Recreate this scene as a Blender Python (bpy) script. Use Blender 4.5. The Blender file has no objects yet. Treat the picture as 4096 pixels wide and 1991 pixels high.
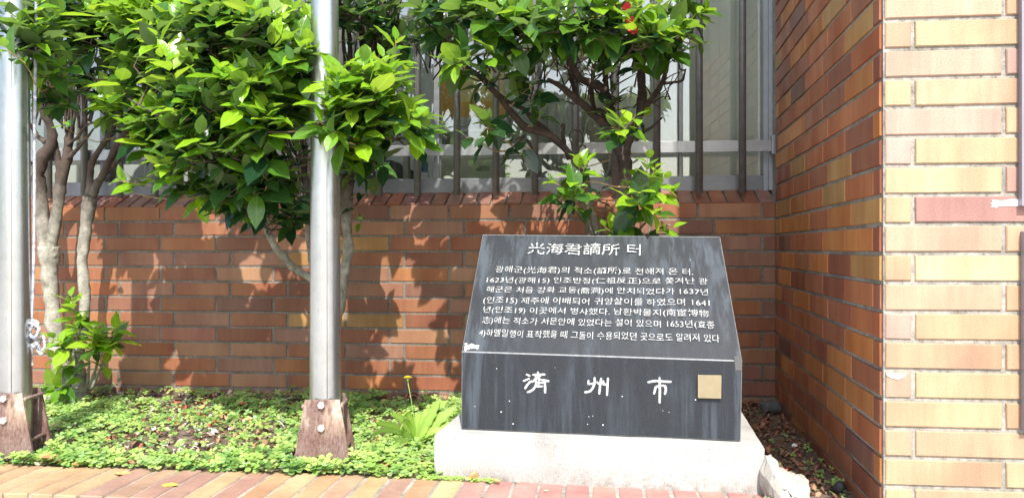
import bpy, bmesh, math, random
import numpy as np
from mathutils import Vector, Matrix, noise

R = math.radians
rng = random.Random(11)
nrg = np.random.default_rng(7)
scn = bpy.context.scene
col = scn.collection

# ------------------------------------------------------------------ camera
CAM = Vector((-0.7419, -3.3264, -0.1869))
YAW, PIT, ROL, FPX = 0.1047, -0.0009, -0.0011, 3147.456
def _basis():
    c, s = math.cos(YAW), math.sin(YAW)
    fw = Vector((-s, c, 0)); rt = Vector((c, s, 0)); up = Vector((0, 0, 1))
    c, s = math.cos(PIT), math.sin(PIT)
    fw2 = fw*c + up*s; up2 = up*c - fw*s
    c, s = math.cos(ROL), math.sin(ROL)
    return fw2, rt*c + up2*s, up2*c - rt*s
FW, RT, UP = _basis()
cam_data = bpy.data.cameras.new('camera')
cam = bpy.data.objects.new('camera', cam_data); col.objects.link(cam)
cam.matrix_world = Matrix(((RT.x, UP.x, -FW.x, CAM.x), (RT.y, UP.y, -FW.y, CAM.y),
                           (RT.z, UP.z, -FW.z, CAM.z), (0, 0, 0, 1)))
cam_data.sensor_width = 36.0
cam_data.lens = FPX/4096*36.0
cam_data.clip_start = 0.05; cam_data.clip_end = 300
scn.camera = cam

# ------------------------------------------------------------------ light
SUN = Vector((-0.22, 1.0, -1.25)).normalized()
world = bpy.data.worlds.new('World'); scn.world = world; world.use_nodes = True
wn = world.node_tree.nodes; wl = world.node_tree.links
sky = wn.new('ShaderNodeTexSky'); sky.sky_type = 'NISHITA'; sky.sun_disc = False
sky.sun_elevation = math.asin(-SUN.z); sky.sun_rotation = math.atan2(-SUN.x, -SUN.y)
sky.air_density = 1.2; sky.dust_density = 2.5
bg = wn['Background']; bg.inputs['Strength'].default_value = 0.15
wl.new(sky.outputs['Color'], bg.inputs['Color'])
sl = bpy.data.lights.new('sun', 'SUN'); sl.energy = 3.8; sl.angle = R(0.5); sl.color = (1.0, 0.95, 0.87)
so = bpy.data.objects.new('sun', sl); col.objects.link(so)
so.rotation_euler = SUN.to_track_quat('-Z', 'Y').to_euler()
so.location = (1, -4, 6)
scn.view_settings.view_transform = 'Standard'
scn.view_settings.look = 'None'
scn.view_settings.gamma = 1.0
scn.view_settings.exposure = 1.15
scn.view_settings.use_curve_mapping = False

# ------------------------------------------------------------------ helpers
def ray(px, py):
    return FW + RT*((px-2048)/FPX) + UP*((995.5-py)/FPX)
def at(px, py, y):
    d = ray(px, py); return CAM + d*((y-CAM.y)/d.y)
def onz(px, py, z):
    d = ray(px, py); return CAM + d*((z-CAM.z)/d.z)
def onp(px, py, p0, n):
    d = ray(px, py); return CAM + d*(((p0-CAM).dot(n))/d.dot(n))
def atd(x, y, Y):            # coordinates read off the 2576-pixel view
    return at(x*1.59006, y*1.59006, Y)

def tag(o, label=None, cat=None, group=None, kind=None):
    if label: o['label'] = label
    if cat: o['category'] = cat
    if group: o['group'] = group
    if kind: o['kind'] = kind
    return o
def empty(name, loc, rz=0.0):
    o = bpy.data.objects.new(name, None); o.empty_display_size = 0.05
    o.location = loc; o.rotation_euler = (0, 0, rz); col.objects.link(o); return o
def link(name, me, mat=None, parent=None, loc=None):
    o = bpy.data.objects.new(name, me); col.objects.link(o)
    if mat is not None and not me.materials: me.materials.append(mat)
    if parent is not None:
        o.parent = parent
    if loc is not None: o.location = loc
    return o
def pydata(name, vs, fs, smooth=False):
    me = bpy.data.meshes.new(name); me.from_pydata([tuple(v) for v in vs], [], fs)
    if smooth: me.polygons.foreach_set('use_smooth', [True]*len(fs))
    me.update(); return me

class MB:
    def __init__(s): s.v = []; s.f = []
    def add(s, vs, fs):
        b = len(s.v); s.v += [tuple(v) for v in vs]; s.f += [tuple(i+b for i in f) for f in fs]
    def box(s, a, b, m=None):
        x0, y0, z0 = a; x1, y1, z1 = b
        vs = [(x0,y0,z0),(x1,y0,z0),(x1,y1,z0),(x0,y1,z0),(x0,y0,z1),(x1,y0,z1),(x1,y1,z1),(x0,y1,z1)]
        if m: vs = [m @ Vector(v) for v in vs]
        s.add(vs, [(0,3,2,1),(4,5,6,7),(0,1,5,4),(1,2,6,5),(2,3,7,6),(3,0,4,7)])
    def tube(s, pts, rad, n=8, caps=True, wob=0.0):
        pts = [Vector(p) for p in pts]; rings = []
        prev = None
        for i, p in enumerate(pts):
            d = (pts[min(i+1, len(pts)-1)] - pts[max(i-1, 0)])
            if d.length < 1e-9: d = Vector((0,0,1))
            d.normalize()
            if prev is None:
                a = d.orthogonal().normalized()
            else:
                a = (prev - d*prev.dot(d)); a = a.normalized() if a.length > 1e-6 else d.orthogonal().normalized()
            prev = a; b = d.cross(a)
            r = rad[i] if isinstance(rad, (list, tuple)) else rad
            ring = []
            for k in range(n):
                t = 2*math.pi*k/n
                rr = r*(1 + (wob*noise.noise(Vector((k*1.7, i*.9, r*99))) if wob else 0))
                ring.append(p + a*(math.cos(t)*rr) + b*(math.sin(t)*rr))
            rings.append(ring)
        base = len(s.v)
        for ring in rings: s.v += [tuple(v) for v in ring]
        for i in range(len(rings)-1):
            for k in range(n):
                k2 = (k+1) % n
                s.f.append((base+i*n+k, base+i*n+k2, base+(i+1)*n+k2, base+(i+1)*n+k))
        if caps:
            s.f.append(tuple(base+k for k in range(n))[::-1])
            s.f.append(tuple(base+(len(rings)-1)*n+k for k in range(n)))
    def build(s, name, mat, parent=None, smooth=False, bevel=0.0, loc=None):
        me = pydata(name, s.v, s.f, smooth)
        if bevel:
            bm = bmesh.new(); bm.from_mesh(me)
            bmesh.ops.bevel(bm, geom=list(bm.edges), offset=bevel, segments=2, affect='EDGES', profile=0.7)
            bm.to_mesh(me); bm.free()
        me.materials.append(mat)
        return link(name, me, None, parent, loc)

def spline(pts, sub=5):
    """Catmull-Rom through points of any dimension"""
    P = [np.array(p, float) for p in pts]
    P = [2*P[0]-P[1]] + P + [2*P[-1]-P[-2]]
    out = []
    for i in range(1, len(P)-2):
        for k in range(sub):
            t = k/sub
            a, b, c, d = P[i-1], P[i], P[i+1], P[i+2]
            out.append(0.5*((2*b) + (c-a)*t + (2*a-5*b+4*c-d)*t*t + (3*b-a-3*c+d)*t**3))
    out.append(P[-2]); return out

# ------------------------------------------------------------------ materials
def mat(name):
    m = bpy.data.materials.new(name); m.use_nodes = True
    nt = m.node_tree; b = nt.nodes['Principled BSDF']
    return m, nt, b
def N(nt, t, **k):
    n = nt.nodes.new('ShaderNode'+t)
    for a, v in k.items(): setattr(n, a, v)
    return n
def L(nt, a, b): nt.links.new(a, b)
def noise_n(nt, scale, detail=4, rough=.55, vec=None, dist=0.0):
    n = N(nt, 'TexNoise'); n.inputs['Scale'].default_value = scale
    n.inputs['Detail'].default_value = detail; n.inputs['Roughness'].default_value = rough
    n.inputs['Distortion'].default_value = dist
    if vec is not None: L(nt, vec, n.inputs['Vector'])
    return n
def ramp(nt, src, stops):
    r = N(nt, 'ValToRGB'); e = r.color_ramp.elements
    while len(e) < len(stops): e.new(0.5)
    for i, (p, c) in enumerate(stops):
        e[i].position = p; e[i].color = (c, c, c, 1) if isinstance(c, (int, float)) else (*c, 1)
    L(nt, src, r.inputs['Fac']); return r
def mix(nt, fac, a, b, mode='MIX'):
    m = N(nt, 'Mix', data_type='RGBA', blend_type=mode)
    for s, v in ((m.inputs[0], fac), (m.inputs[6], a), (m.inputs[7], b)):
        if isinstance(v, (int, float)): s.default_value = v
        elif isinstance(v, tuple): s.default_value = (*v, 1)
        else: L(nt, v, s)
    return m.outputs[2]
def bump(nt, h, strength, dist, b, normal=None):
    n = N(nt, 'Bump'); n.inputs['Strength'].default_value = strength; n.inputs['Distance'].default_value = dist
    L(nt, h, n.inputs['Height'])
    if normal is not None: L(nt, normal, n.inputs['Normal'])
    L(nt, n.outputs['Normal'], b.inputs['Normal']); return n.outputs['Normal']
def mapping(nt, src, scale=(1,1,1), loc=None):
    m = N(nt, 'Mapping'); m.inputs['Scale'].default_value = scale
    L(nt, src, m.inputs['Vector'])
    if loc is not None: L(nt, loc, m.inputs['Location'])
    return m.outputs['Vector']
def plain(name, colr, rough=.5, metal=0.0, spec=.5, nscale=0, namp=.15, bscale=0, bstr=.2, bdist=.001):
    m, nt, b = mat(name)
    b.inputs['Roughness'].default_value = rough; b.inputs['Metallic'].default_value = metal
    b.inputs['Specular IOR Level'].default_value = spec
    if nscale:
        tc = N(nt, 'TexCoord'); n = noise_n(nt, nscale, 6, .6, tc.outputs['Object'])
        r = ramp(nt, n.outputs['Fac'], [(.3, tuple(c*(1-namp) for c in colr)), (.7, tuple(min(1, c*(1+namp)) for c in colr))])
        L(nt, r.outputs['Color'], b.inputs['Base Color'])
    else: b.inputs['Base Color'].default_value = (*colr, 1)
    if bscale:
        tc = N(nt, 'TexCoord'); n = noise_n(nt, bscale, 5, .6, tc.outputs['Object']); bump(nt, n.outputs['Fac'], bstr, bdist, b)
    return m

def brick_material(name, pale=0.0):
    m, nt, b = mat(name)
    tc = N(nt, 'TexCoord'); oi = N(nt, 'ObjectInfo')
    off = N(nt, 'VectorMath', operation='SCALE'); off.inputs['Scale'].default_value = 37.0
    cmb = N(nt, 'CombineXYZ'); L(nt, oi.outputs['Random'], cmb.inputs[0]); L(nt, oi.outputs['Random'], cmb.inputs[2])
    L(nt, cmb.outputs[0], off.inputs[0])
    v = mapping(nt, tc.outputs['Object'], (1, 1, .35), off.outputs[0])
    flash = noise_n(nt, 7, 2, .5, v)                      # broad kiln flashing along the brick
    fl = ramp(nt, flash.outputs['Fac'], [(.36, 0.0), (.66, 1.0)])
    hs = N(nt, 'HueSaturation'); hs.inputs['Saturation'].default_value = 1.04; hs.inputs['Value'].default_value = .78
    hs.inputs['Hue'].default_value = .488
    L(nt, oi.outputs['Color'], hs.inputs['Color'])
    c = mix(nt, fl.outputs['Color'], oi.outputs['Color'], hs.outputs['Color'])
    v2 = mapping(nt, tc.outputs['Object'], (1, 1, 1), off.outputs[0])
    fine = noise_n(nt, 260, 4, .7, v2)
    fr = ramp(nt, fine.outputs['Fac'], [(.33, .78), (.55, 1.0), (.75, 1.12)])
    c = mix(nt, .8, c, fr.outputs['Color'], 'MULTIPLY')
    pit = noise_n(nt, 480, 3, .6, v2)
    pr_ = ramp(nt, pit.outputs['Fac'], [(.32, .55), (.42, 1.0)])
    c = mix(nt, .5, c, pr_.outputs['Color'], 'MULTIPLY')
    vs = mapping(nt, tc.outputs['Object'], (16, 16, 1.2), off.outputs[0])
    streak = noise_n(nt, 3, 3, .6, vs)
    sr = ramp(nt, streak.outputs['Fac'], [(.35, .86), (.6, 1.03)])
    c = mix(nt, .7, c, sr.outputs['Color'], 'MULTIPLY')
    g = N(nt, 'NewGeometry'); wet = noise_n(nt, 3.1, 5, .65, g.outputs['Position'])   # grime shared across the wall
    wr = ramp(nt, wet.outputs['Fac'], [(.3, .80), (.62, 1.04)])
    c = mix(nt, .8, c, wr.outputs['Color'], 'MULTIPLY')
    L(nt, c, b.inputs['Base Color'])
    rr = ramp(nt, flash.outputs['Fac'], [(.3, .42), (.7, .62)])
    L(nt, rr.outputs['Color'], b.inputs['Roughness'])
    b.inputs['Specular IOR Level'].default_value = .35
    bump(nt, fine.outputs['Fac'], .5, .0016, b)
    return m
M = {}
M['brick'] = brick_material('brick')

def mortar_material(name, k):
    m, nt, b = mat(name)
    g = N(nt, 'NewGeometry')
    n = noise_n(nt, 90, 6, .7, g.outputs['Position'])
    n2 = noise_n(nt, 9, 4, .6, g.outputs['Position'])
    c1 = ramp(nt, n.outputs['Fac'], [(.28, (.12*k,.105*k,.09*k)), (.45, (.29*k,.27*k,.235*k)), (.7, (.42*k,.40*k,.36*k))])
    c2 = ramp(nt, n2.outputs['Fac'], [(.35, .62), (.6, 1.05)])
    L(nt, mix(nt, .9, c1.outputs['Color'], c2.outputs['Color'], 'MULTIPLY'), b.inputs['Base Color'])
    b.inputs['Roughness'].default_value = .95; b.inputs['Specular IOR Level'].default_value = .2
    bump(nt, n.outputs['Fac'], .9, .004, b); return m
M['mortar'] = mortar_material('mortar', .62)
M['mortar_pale'] = mortar_material('mortar_pale', 1.0)

# ------------------------------------------------------------------ bricks
H, PB = 0.0667, 0.26114
JT = 0.0092
ZG = -0.825
_bm_cache = {}
def brick_mesh(lx, lz, ly=.03):
    key = (round(lx, 3), round(lz, 4), round(ly, 3), rng.randrange(4))
    if key in _bm_cache: return _bm_cache[key]
    c = .0022; r = random.Random(hash(key))
    j = lambda a=.0007: r.uniform(-a, a)
    x, z = lx/2, lz/2
    # outer ring at depth c behind the face, inner ring on the face, back ring
    V = []
    for (sx, sz) in ((-1,-1),(1,-1),(1,1),(-1,1)): V.append((sx*x+j(), c+.0004, sz*z+j()))
    for (sx, sz) in ((-1,-1),(1,-1),(1,1),(-1,1)): V.append((sx*(x-c)+j(), j(.0003), sz*(z-c)+j()))
    for (sx, sz) in ((-1,-1),(1,-1),(1,1),(-1,1)): V.append((sx*x, ly, sz*z))
    F = [(4,5,6,7)]
    for k in range(4):
        k2 = (k+1) % 4
        F.append((k, k2, 4+k2, 4+k)); F.append((8+k, 8+k2, k2, k))
    F.append((11,10,9,8))
    me = pydata('brick', V, F); me.materials.append(M['brick'])
    _bm_cache[key] = me; return me
# base colours of the bricks
# back wall: darker, browner; pillar side redder, front paler: its shade and sun painted in; kerb: pale
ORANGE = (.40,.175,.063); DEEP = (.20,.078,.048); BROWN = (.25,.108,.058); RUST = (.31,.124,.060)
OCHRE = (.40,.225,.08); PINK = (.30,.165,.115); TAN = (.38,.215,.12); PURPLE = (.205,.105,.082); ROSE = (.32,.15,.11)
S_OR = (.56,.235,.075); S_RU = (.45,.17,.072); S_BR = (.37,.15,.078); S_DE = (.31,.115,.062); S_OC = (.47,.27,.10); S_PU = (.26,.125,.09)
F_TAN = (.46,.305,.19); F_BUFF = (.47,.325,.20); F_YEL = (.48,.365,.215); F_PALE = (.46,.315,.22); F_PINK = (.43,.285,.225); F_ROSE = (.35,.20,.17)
K_TAN = (.45,.29,.165); K_YEL = (.48,.36,.19); K_BUFF = (.47,.33,.19); K_PALE = (.44,.30,.20); K_ROSE = (.36,.22,.17); K_PINK = (.39,.25,.19); K_OR = (.44,.26,.12)
def jit(c, a=.10):
    k = 1 + rng.uniform(-a, a); h = rng.uniform(-a*.4, a*.4)
    return (min(1, c[0]*k*(1+h)), min(1, c[1]*k), min(1, c[2]*k*(1-h)), 1)
def pick(pal):
    t = rng.random()*sum(w for _, w in pal)
    for c, w in pal:
        t -= w
        if t <= 0: return c
    return pal[-1][0]
def put_brick(parent, origin, u, n_out, s0, s1, z0, z1, colr, proud=.003, name='brick'):
    """a brick on the plane through origin with direction u and outward normal n_out"""
    me = brick_mesh(s1-s0, z1-z0)
    o = link(name, me, None, parent)
    cpt = origin + u*((s0+s1)/2) + Vector((0,0,(z0+z1)/2)) + n_out*(proud + rng.uniform(-.0007, .0007))
    X = u; Y = -n_out; Z = Vector((0,0,1))
    rot = Matrix(((X.x,Y.x,Z.x),(X.y,Y.y,Z.y),(X.z,Y.z,Z.z))).to_4x4()
    rot = rot @ Matrix.Rotation(rng.uniform(-.0035,.0035), 4, 'Y')
    o.matrix_local = Matrix.Translation(cpt) @ rot
    o.color = jit(colr); return o

# ------------------------------------------------------------------ back wall
WALL_L = -3.85
wall = empty('brick_wall', (0,0,0))
tag(wall, 'low brown brick wall with sloping brick sill under the barred window', 'wall')
mb = MB()
mb.box((WALL_L, .0, -1.3), (.45, .22, -.066))
mb.build('mortar_body', M['mortar'], wall)
# wedge of mortar under the sloping sill bricks
mb = MB()
mb.add([(WALL_L,0,-.066),(.2,0,-.066),(.2,.22,-.066),(WALL_L,.22,-.066),(WALL_L,.004,-.004),(.2,.004,-.004),(.2,.12,.053),(WALL_L,.12,.053),(WALL_L,.22,.053),(.2,.22,.053)],
       [(0,3,2,1),(0,1,5,4),(4,5,6,7),(7,6,9,8),(8,9,2,3),(1,2,9,6,5),(0,4,7,8,3)])
mb.build('sill_bed', M['mortar'], wall)
XJ = -2.9291
BACK = [(BROWN,4),(RUST,4),(DEEP,2.2),(ORANGE,2),(PINK,2.2),(PURPLE,2.2),(TAN,1.1)]
MEANB = (.325,.148,.070)
def soft(pal, k=.38): return [(tuple(a*(1-k)+b*k for a, b in zip(c, MEANB)), w) for c, w in pal]
BACK = soft(BACK)
LOW = [(TAN,3),(PINK,3),(ORANGE,2.5),(RUST,2),(BROWN,.6),(ROSE,1.2)]  # sunlit low courses paler, crown-shaded upper ones darker, in the colour itself
LOW = soft(LOW, .25)
special = {(8,-2.15):ORANGE,(7,-2.0):OCHRE,(7,-1.8):OCHRE,(2,-1.75):OCHRE,(3,-1.9):OCHRE,(7,-1.25):OCHRE}
U = Vector((1,0,0)); NB = Vector((0,-1,0)); O0 = Vector((0,0,0))
for r in range(13):
    z1 = -r*H - JT/2; z0 = -(r+1)*H + JT/2
    if r == 0: z1 = -.002
    x = XJ - 5*PB + (.25*PB if r % 2 else 0)
    while x < -.004:
        a, b = x + JT/2, min(x+PB-JT/2, -.004)
        a = max(a, WALL_L)
        if b - a > .03:
            c = pick(BACK if r < 8 else LOW)
            for (rr, xx), cc in special.items():
                if rr == r and a < xx < b: c = cc
            if r == 12: c = TAN if rng.random() < .5 else PINK
            put_brick(wall, O0, U, NB, a, b, z0, z1, c)
        x += PB
# sloping sill: one rowlock brick after another
sill_me = []
for k in range(4):
    m_ = MB(); w = (H*.98 - .008)/2; ln = .133
    m_.box((-w, 0, -.03), (w, ln, .0))
    me = pydata('sill_brick', m_.v, m_.f); bm = bmesh.new(); bm.from_mesh(me)
    bmesh.ops.bevel(bm, geom=list(bm.edges), offset=.002, segments=1, affect='EDGES'); bm.to_mesh(me); bm.free()
    me.materials.append(M['brick']); sill_me.append(me)
th = math.atan2(.057, .118)
x = -.0375
while x > WALL_L:
    o = link('sill_brick', rng.choice(sill_me), None, wall)
    o.matrix_local = Matrix.Translation((x, -.004 + rng.uniform(-.001,.001), .004)) @ Matrix.Rotation(th + rng.uniform(-.006,.006), 4, 'X')
    o.color = jit(pick([(BROWN,3),(RUST,2),(PURPLE,2),(PINK,2),(TAN,.7)]))
    x -= H*.98

# ------------------------------------------------------------------ brick pier on the right
QX, QD = -0.0830, 1.4398
pier = empty('brick_pillar', (QX, -QD, ZG))
tag(pier, 'tall brick pillar with a pale sunlit front and dark shaded side at right', 'pillar')
pier_o = Vector((QX, -QD, ZG))
inv = Vector((-QX, QD, -ZG))            # pier-local = world + inv
ZT = 14*H + .02
mb = MB()
sv = Vector((0 - QX, QD, 0)).normalized()   # along the side wall, away from the front
sn = Vector((-sv.y, sv.x, 0))               # outward (towards -x)
poly = [(QX+.001,-QD+.001),(1.3,-QD+.001),(1.3,.22),(.006,.22),(.001,.0)]
mb.v = [tuple(Vector((x,y,-1.3))+inv) for x,y in poly] + [tuple(Vector((x,y,2.6))+inv) for x,y in poly]
mb.f = [(4,3,2,1,0),(5,6,7,8,9)] + [(k,(k+1)%5,5+(k+1)%5,5+k) for k in range(5)]
mb.build('mortar_body', M['mortar_pale'], pier)
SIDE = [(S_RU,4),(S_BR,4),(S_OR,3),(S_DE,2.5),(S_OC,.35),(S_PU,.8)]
LSIDE = math.hypot(QX, QD)
frontc = { # row: (first, second)
 -9:(F_TAN,F_BUFF),-8:(F_PALE,F_TAN),-7:(F_BUFF,F_TAN),-6:(F_PALE,F_TAN),-5:(F_TAN,F_YEL),-4:(F_PALE,F_PINK),-3:(F_YEL,F_BUFF),-2:(F_PINK,F_TAN),
 -1:(F_PINK,F_YEL),0:(F_YEL,F_PINK),1:(F_TAN,F_ROSE),2:(F_PALE,F_TAN),3:(F_TAN,F_YEL),4:(F_PALE,F_TAN),5:(F_PINK,F_BUFF),6:(F_TAN,F_TAN),
 7:(F_PALE,F_YEL),8:(F_BUFF,F_TAN),9:(F_TAN,F_BUFF),10:(F_BUFF,F_YEL),11:(F_YEL,F_BUFF),12:(F_TAN,F_BUFF)}
Uf = Vector((1,0,0))
sside = {(1,0):S_OC,(3,0):S_OC,(-1,1):S_OC,(-2,3):S_OC,(0,4):S_OC,(2,0):S_OR,(2,1):S_OR,(8,1):S_OR}
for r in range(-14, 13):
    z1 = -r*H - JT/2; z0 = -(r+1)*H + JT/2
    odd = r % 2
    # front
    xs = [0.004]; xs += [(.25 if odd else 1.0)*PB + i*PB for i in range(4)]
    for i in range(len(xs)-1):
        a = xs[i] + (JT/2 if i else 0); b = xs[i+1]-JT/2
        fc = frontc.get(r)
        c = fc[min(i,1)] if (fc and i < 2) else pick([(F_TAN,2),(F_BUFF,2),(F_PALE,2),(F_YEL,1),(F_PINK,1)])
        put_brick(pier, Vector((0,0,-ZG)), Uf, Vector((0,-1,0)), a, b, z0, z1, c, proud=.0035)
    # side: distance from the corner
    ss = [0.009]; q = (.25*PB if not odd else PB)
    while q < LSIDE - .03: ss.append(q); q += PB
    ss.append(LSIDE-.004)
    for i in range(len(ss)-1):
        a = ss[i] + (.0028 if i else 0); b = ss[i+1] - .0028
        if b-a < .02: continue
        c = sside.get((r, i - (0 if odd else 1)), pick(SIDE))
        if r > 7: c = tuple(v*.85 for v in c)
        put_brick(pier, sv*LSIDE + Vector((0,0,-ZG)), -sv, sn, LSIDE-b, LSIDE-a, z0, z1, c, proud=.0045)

# paint smear and chip on the front
M['white_paint'] = plain('white_paint', (.8,.8,.78), .6, nscale=60, namp=.12)
def splat(name, pts, mat_, parent, y, thick=.0012):
    n = len(pts); vs = [Vector((p.x, y-thick, p.z))+inv for p in pts] + [Vector((p.x, y, p.z))+inv for p in pts]
    fs = [tuple(range(n))] + [(i, n+i, n+(i+1)%n, (i+1)%n) for i in range(n)]
    me = pydata(name, vs, fs); me.materials.append(mat_); return link(name, me, None, parent)
yy = -QD-.0036
P_ = [at(*p, yy) for p in [(3962,812),(3972,807),(3966,800),(3985,801),(4010,803),(4040,797),(4085,797),(4120,798),(4120,822),(4085,823),(4040,824),(4005,824),(3990,826),(3984,834),(3978,826),(3964,828),(3970,820)]]
splat('paint_smear', P_[::-1], M['white_paint'], pier, yy)
P_ = [at(*p, yy) for p in [(3544,1489),(3580,1491),(3625,1494),(3620,1507),(3590,1517),(3560,1510),(3545,1500)]]
splat('paint_smear', P_[::-1], plain('chip', (.50,.44,.38), .8, nscale=80), pier, yy)

# ------------------------------------------------------------------ notice boards on the pier (right image edge)
M['board'] = plain('board_metal', (.25,.235,.27), .45, .3, nscale=8, namp=.08)
M['board_face'] = plain('board_face', (.55,.56,.56), .4)
yb = -QD - .004
for (xl, zb, zt_, lab) in ((.207, -.094, .75, 'grey metal board fixed high on the pillar front'),
                           (.2115, -.596, -.150, 'grey metal board fixed low on the pillar front')):
    t = empty('notice_board', (xl+.28, yb, zb)); tag(t, lab, 'board', 'boards on the pillar front')
    m_ = MB(); m_.box((-.28,-.0165,0), (.28,0,zt_-zb)); m_.build('frame', M['board'], t, bevel=.0015)
    m_ = MB(); m_.box((-.26,-.0185,.02), (.26,-.0166,zt_-zb-.02)); m_.build('panel', M['board_face'], t)

# ------------------------------------------------------------------ ground sheets
def soil_material():
    m, nt, b = mat('soil'); g = N(nt, 'NewGeometry')
    n = noise_n(nt, 22, 8, .7, g.outputs['Position']); n2 = noise_n(nt, 160, 5, .7, g.outputs['Position'])
    c = ramp(nt, n.outputs['Fac'], [(.3,(.065,.043,.030)),(.5,(.15,.108,.078)),(.70,(.27,.215,.165))])
    c2 = ramp(nt, n2.outputs['Fac'], [(.3,.6),(.6,1.1)])
    L(nt, mix(nt, .9, c.outputs['Color'], c2.outputs['Color'], 'MULTIPLY'), b.inputs['Base Color'])
    b.inputs['Roughness'].default_value = .95; bump(nt, n2.outputs['Fac'], 1, .008, b); return m
M['soil'] = soil_material()
def ground_h(x, y):
    v = .014*noise.noise(Vector((x*4.3, y*4.3, .3))) + .006*noise.noise(Vector((x*15, y*15, 2)))
    edge = min(1, max(0, (y+1.163)/.15))
    return ZG - .012 + v*edge + .006*max(0, y+1.0)
vs, fs = [], []
nx, ny = 190, 60
xs = np.linspace(WALL_L, .1, nx+1); ys = np.linspace(-1.168, .02, ny+1)
for y in ys:
    for x in xs: vs.append((x, y, ground_h(x, y)))
for j in range(ny):
    for i in range(nx):
        a = j*(nx+1)+i; fs.append((a, a+1, a+nx+2, a+nx+1))
me = pydata('planter_soil', vs, fs, True); me.materials.append(M['soil'])
tag(link('planter_soil', me), kind='structure')
# right of the kerb end the soil runs forward
vs, fs = [], []
xs = np.linspace(-.305, .0, 21); ys = np.linspace(-1.42, -1.160, 14)
for y in ys:
    for x in xs: vs.append((x, y, ZG - .006 + .006*noise.noise(Vector((x*20, y*20, 1)))))
for j in range(13):
    for i in range(20):
        a = j*21+i; fs.append((a, a+1, a+22, a+21))
me = pydata('soil_strip', vs, fs, True); me.materials.append(M['soil']); tag(link('soil_strip', me), kind='structure')

def pave_material():
    m, nt, b = mat('pavement'); g = N(nt, 'NewGeometry')
    n = noise_n(nt, 3, 8, .65, g.outputs['Position'])
    c = ramp(nt, n.outputs['Fac'], [(.3,(.34,.31,.29)),(.7,(.50,.465,.435))])
    L(nt, c.outputs['Color'], b.inputs['Base Color']); b.inputs['Roughness'].default_value = .9; return m
M['pave'] = pave_material()
me = pydata('pavement', [(-90,-90,-1.28),(90,-90,-1.28),(90,90,-1.28),(-90,90,-1.28)], [(0,1,2,3)])
me.materials.append(M['pave']); tag(link('pavement', me), kind='structure')

# ------------------------------------------------------------------ kerb of brick headers
kerb = empty('kerb', (0,0,ZG)); tag(kerb, kind='structure')
YK0, YK1 = -1.415, -1.163
mb = MB(); mb.box((WALL_L, YK0+.004, -.47), (-.30, YK1, -.0035)); mb.build('mortar_body', M['mortar_pale'], kerb)
kx0 = onz(1854, 1924, ZG).x; kx1 = onz(1087, 1891, ZG).x; kp = (kx0-kx1)/8
top_me = []
for k in range(5):
    m_ = MB(); m_.box((-(kp-.0085)/2, 0, -.05), ((kp-.0085)/2, YK1-YK0+.003, .0))
    me = pydata('brick', m_.v, m_.f); bm = bmesh.new(); bm.from_mesh(me)
    for v in bm.verts: v.co += Vector((rng.uniform(-.0012,.0012), rng.uniform(-.004,.002), rng.uniform(-.001,.0006)))
    bmesh.ops.bevel(bm, geom=list(bm.edges), offset=.003, segments=1, affect='EDGES'); bm.to_mesh(me); bm.free()
    me.materials.append(M['brick']); top_me.append(me)
M['pink_brick'] = M['brick']
KP = [K_BUFF,K_TAN,K_YEL,K_TAN,K_TAN,K_PALE,K_OR,K_PINK,K_BUFF]
i = 0; x = kx0 - kp/2
kcols = [K_YEL,K_TAN,K_PINK,K_YEL,K_PALE,K_TAN,K_BUFF,K_TAN,K_PINK,K_BUFF,K_ROSE,K_PINK,K_PALE,K_PINK,K_BUFF,K_BUFF,K_TAN,K_BUFF,K_BUFF,K_TAN,K_BUFF,K_TAN,K_BUFF,K_TAN]
while x > WALL_L:
    o = link('brick', rng.choice(top_me), None, kerb); o.location = (x, YK0-.003, rng.uniform(-.0008,.0008))
    o.rotation_euler = (rng.uniform(-.004,.004), rng.uniform(-.006,.006), rng.uniform(-.006,.006))
    o.color = jit(kcols[i] if i < len(kcols) else rng.choice(KP), .06); x -= kp; i += 1
x = kx0 + kp/2
PINKB = (.42,.225,.19)
while x < -.27:
    o = link('brick', rng.choice(top_me), None, kerb); o.location = (x, YK0-.003, rng.uniform(-.0008,.0008))
    o.rotation_euler = (rng.uniform(-.004,.004), rng.uniform(-.006,.006), rng.uniform(-.006,.006))
    o.color = jit(PINKB, .05); x += kp
for r in range(6):
    z1 = -.053 - r*H - JT/2; z0 = z1 - H + JT
    x = WALL_L + (.5*PB if r % 2 else .13)
    while x < -.32:
        o = put_brick(kerb, Vector((0, YK0+.004, 0)), U, NB, x+JT/2, min(x+PB-JT/2, -.302), z0, z1, pick([(K_OR,2),(K_YEL,2),(K_TAN,2),(K_BUFF,1)]), proud=.003)
        x += PB

# ------------------------------------------------------------------ window
M['steel'] = None
def steel(name, base, rough, streak=(1,1,60), amp=.1):
    m, nt, b = mat(name); tc = N(nt, 'TexCoord')
    n = noise_n(nt, 4, 6, .7, mapping(nt, tc.outputs['Object'], streak))
    n2 = noise_n(nt, 12, 6, .7, tc.outputs['Object'])
    c = ramp(nt, n2.outputs['Fac'], [(.3, tuple(v*.8 for v in base)), (.65, base)])
    L(nt, c.outputs['Color'], b.inputs['Base Color'])
    r = ramp(nt, n.outputs['Fac'], [(.3, rough-amp), (.7, rough+amp)]); L(nt, r.outputs['Color'], b.inputs['Roughness'])
    b.inputs['Metallic'].default_value = .92; return m
M['bar'] = plain('bar_steel', (.20,.205,.21), .33, .35, nscale=30, namp=.15)
M['rail'] = steel('rail_steel', (.40,.41,.42), .42, (60,1,1))
M['frame'] = steel('frame_steel', (.25,.26,.275), .48, (1,1,40))
M['pole'] = steel('pole_steel', (.54,.56,.56), .31, (30,30,1), .09)
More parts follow.
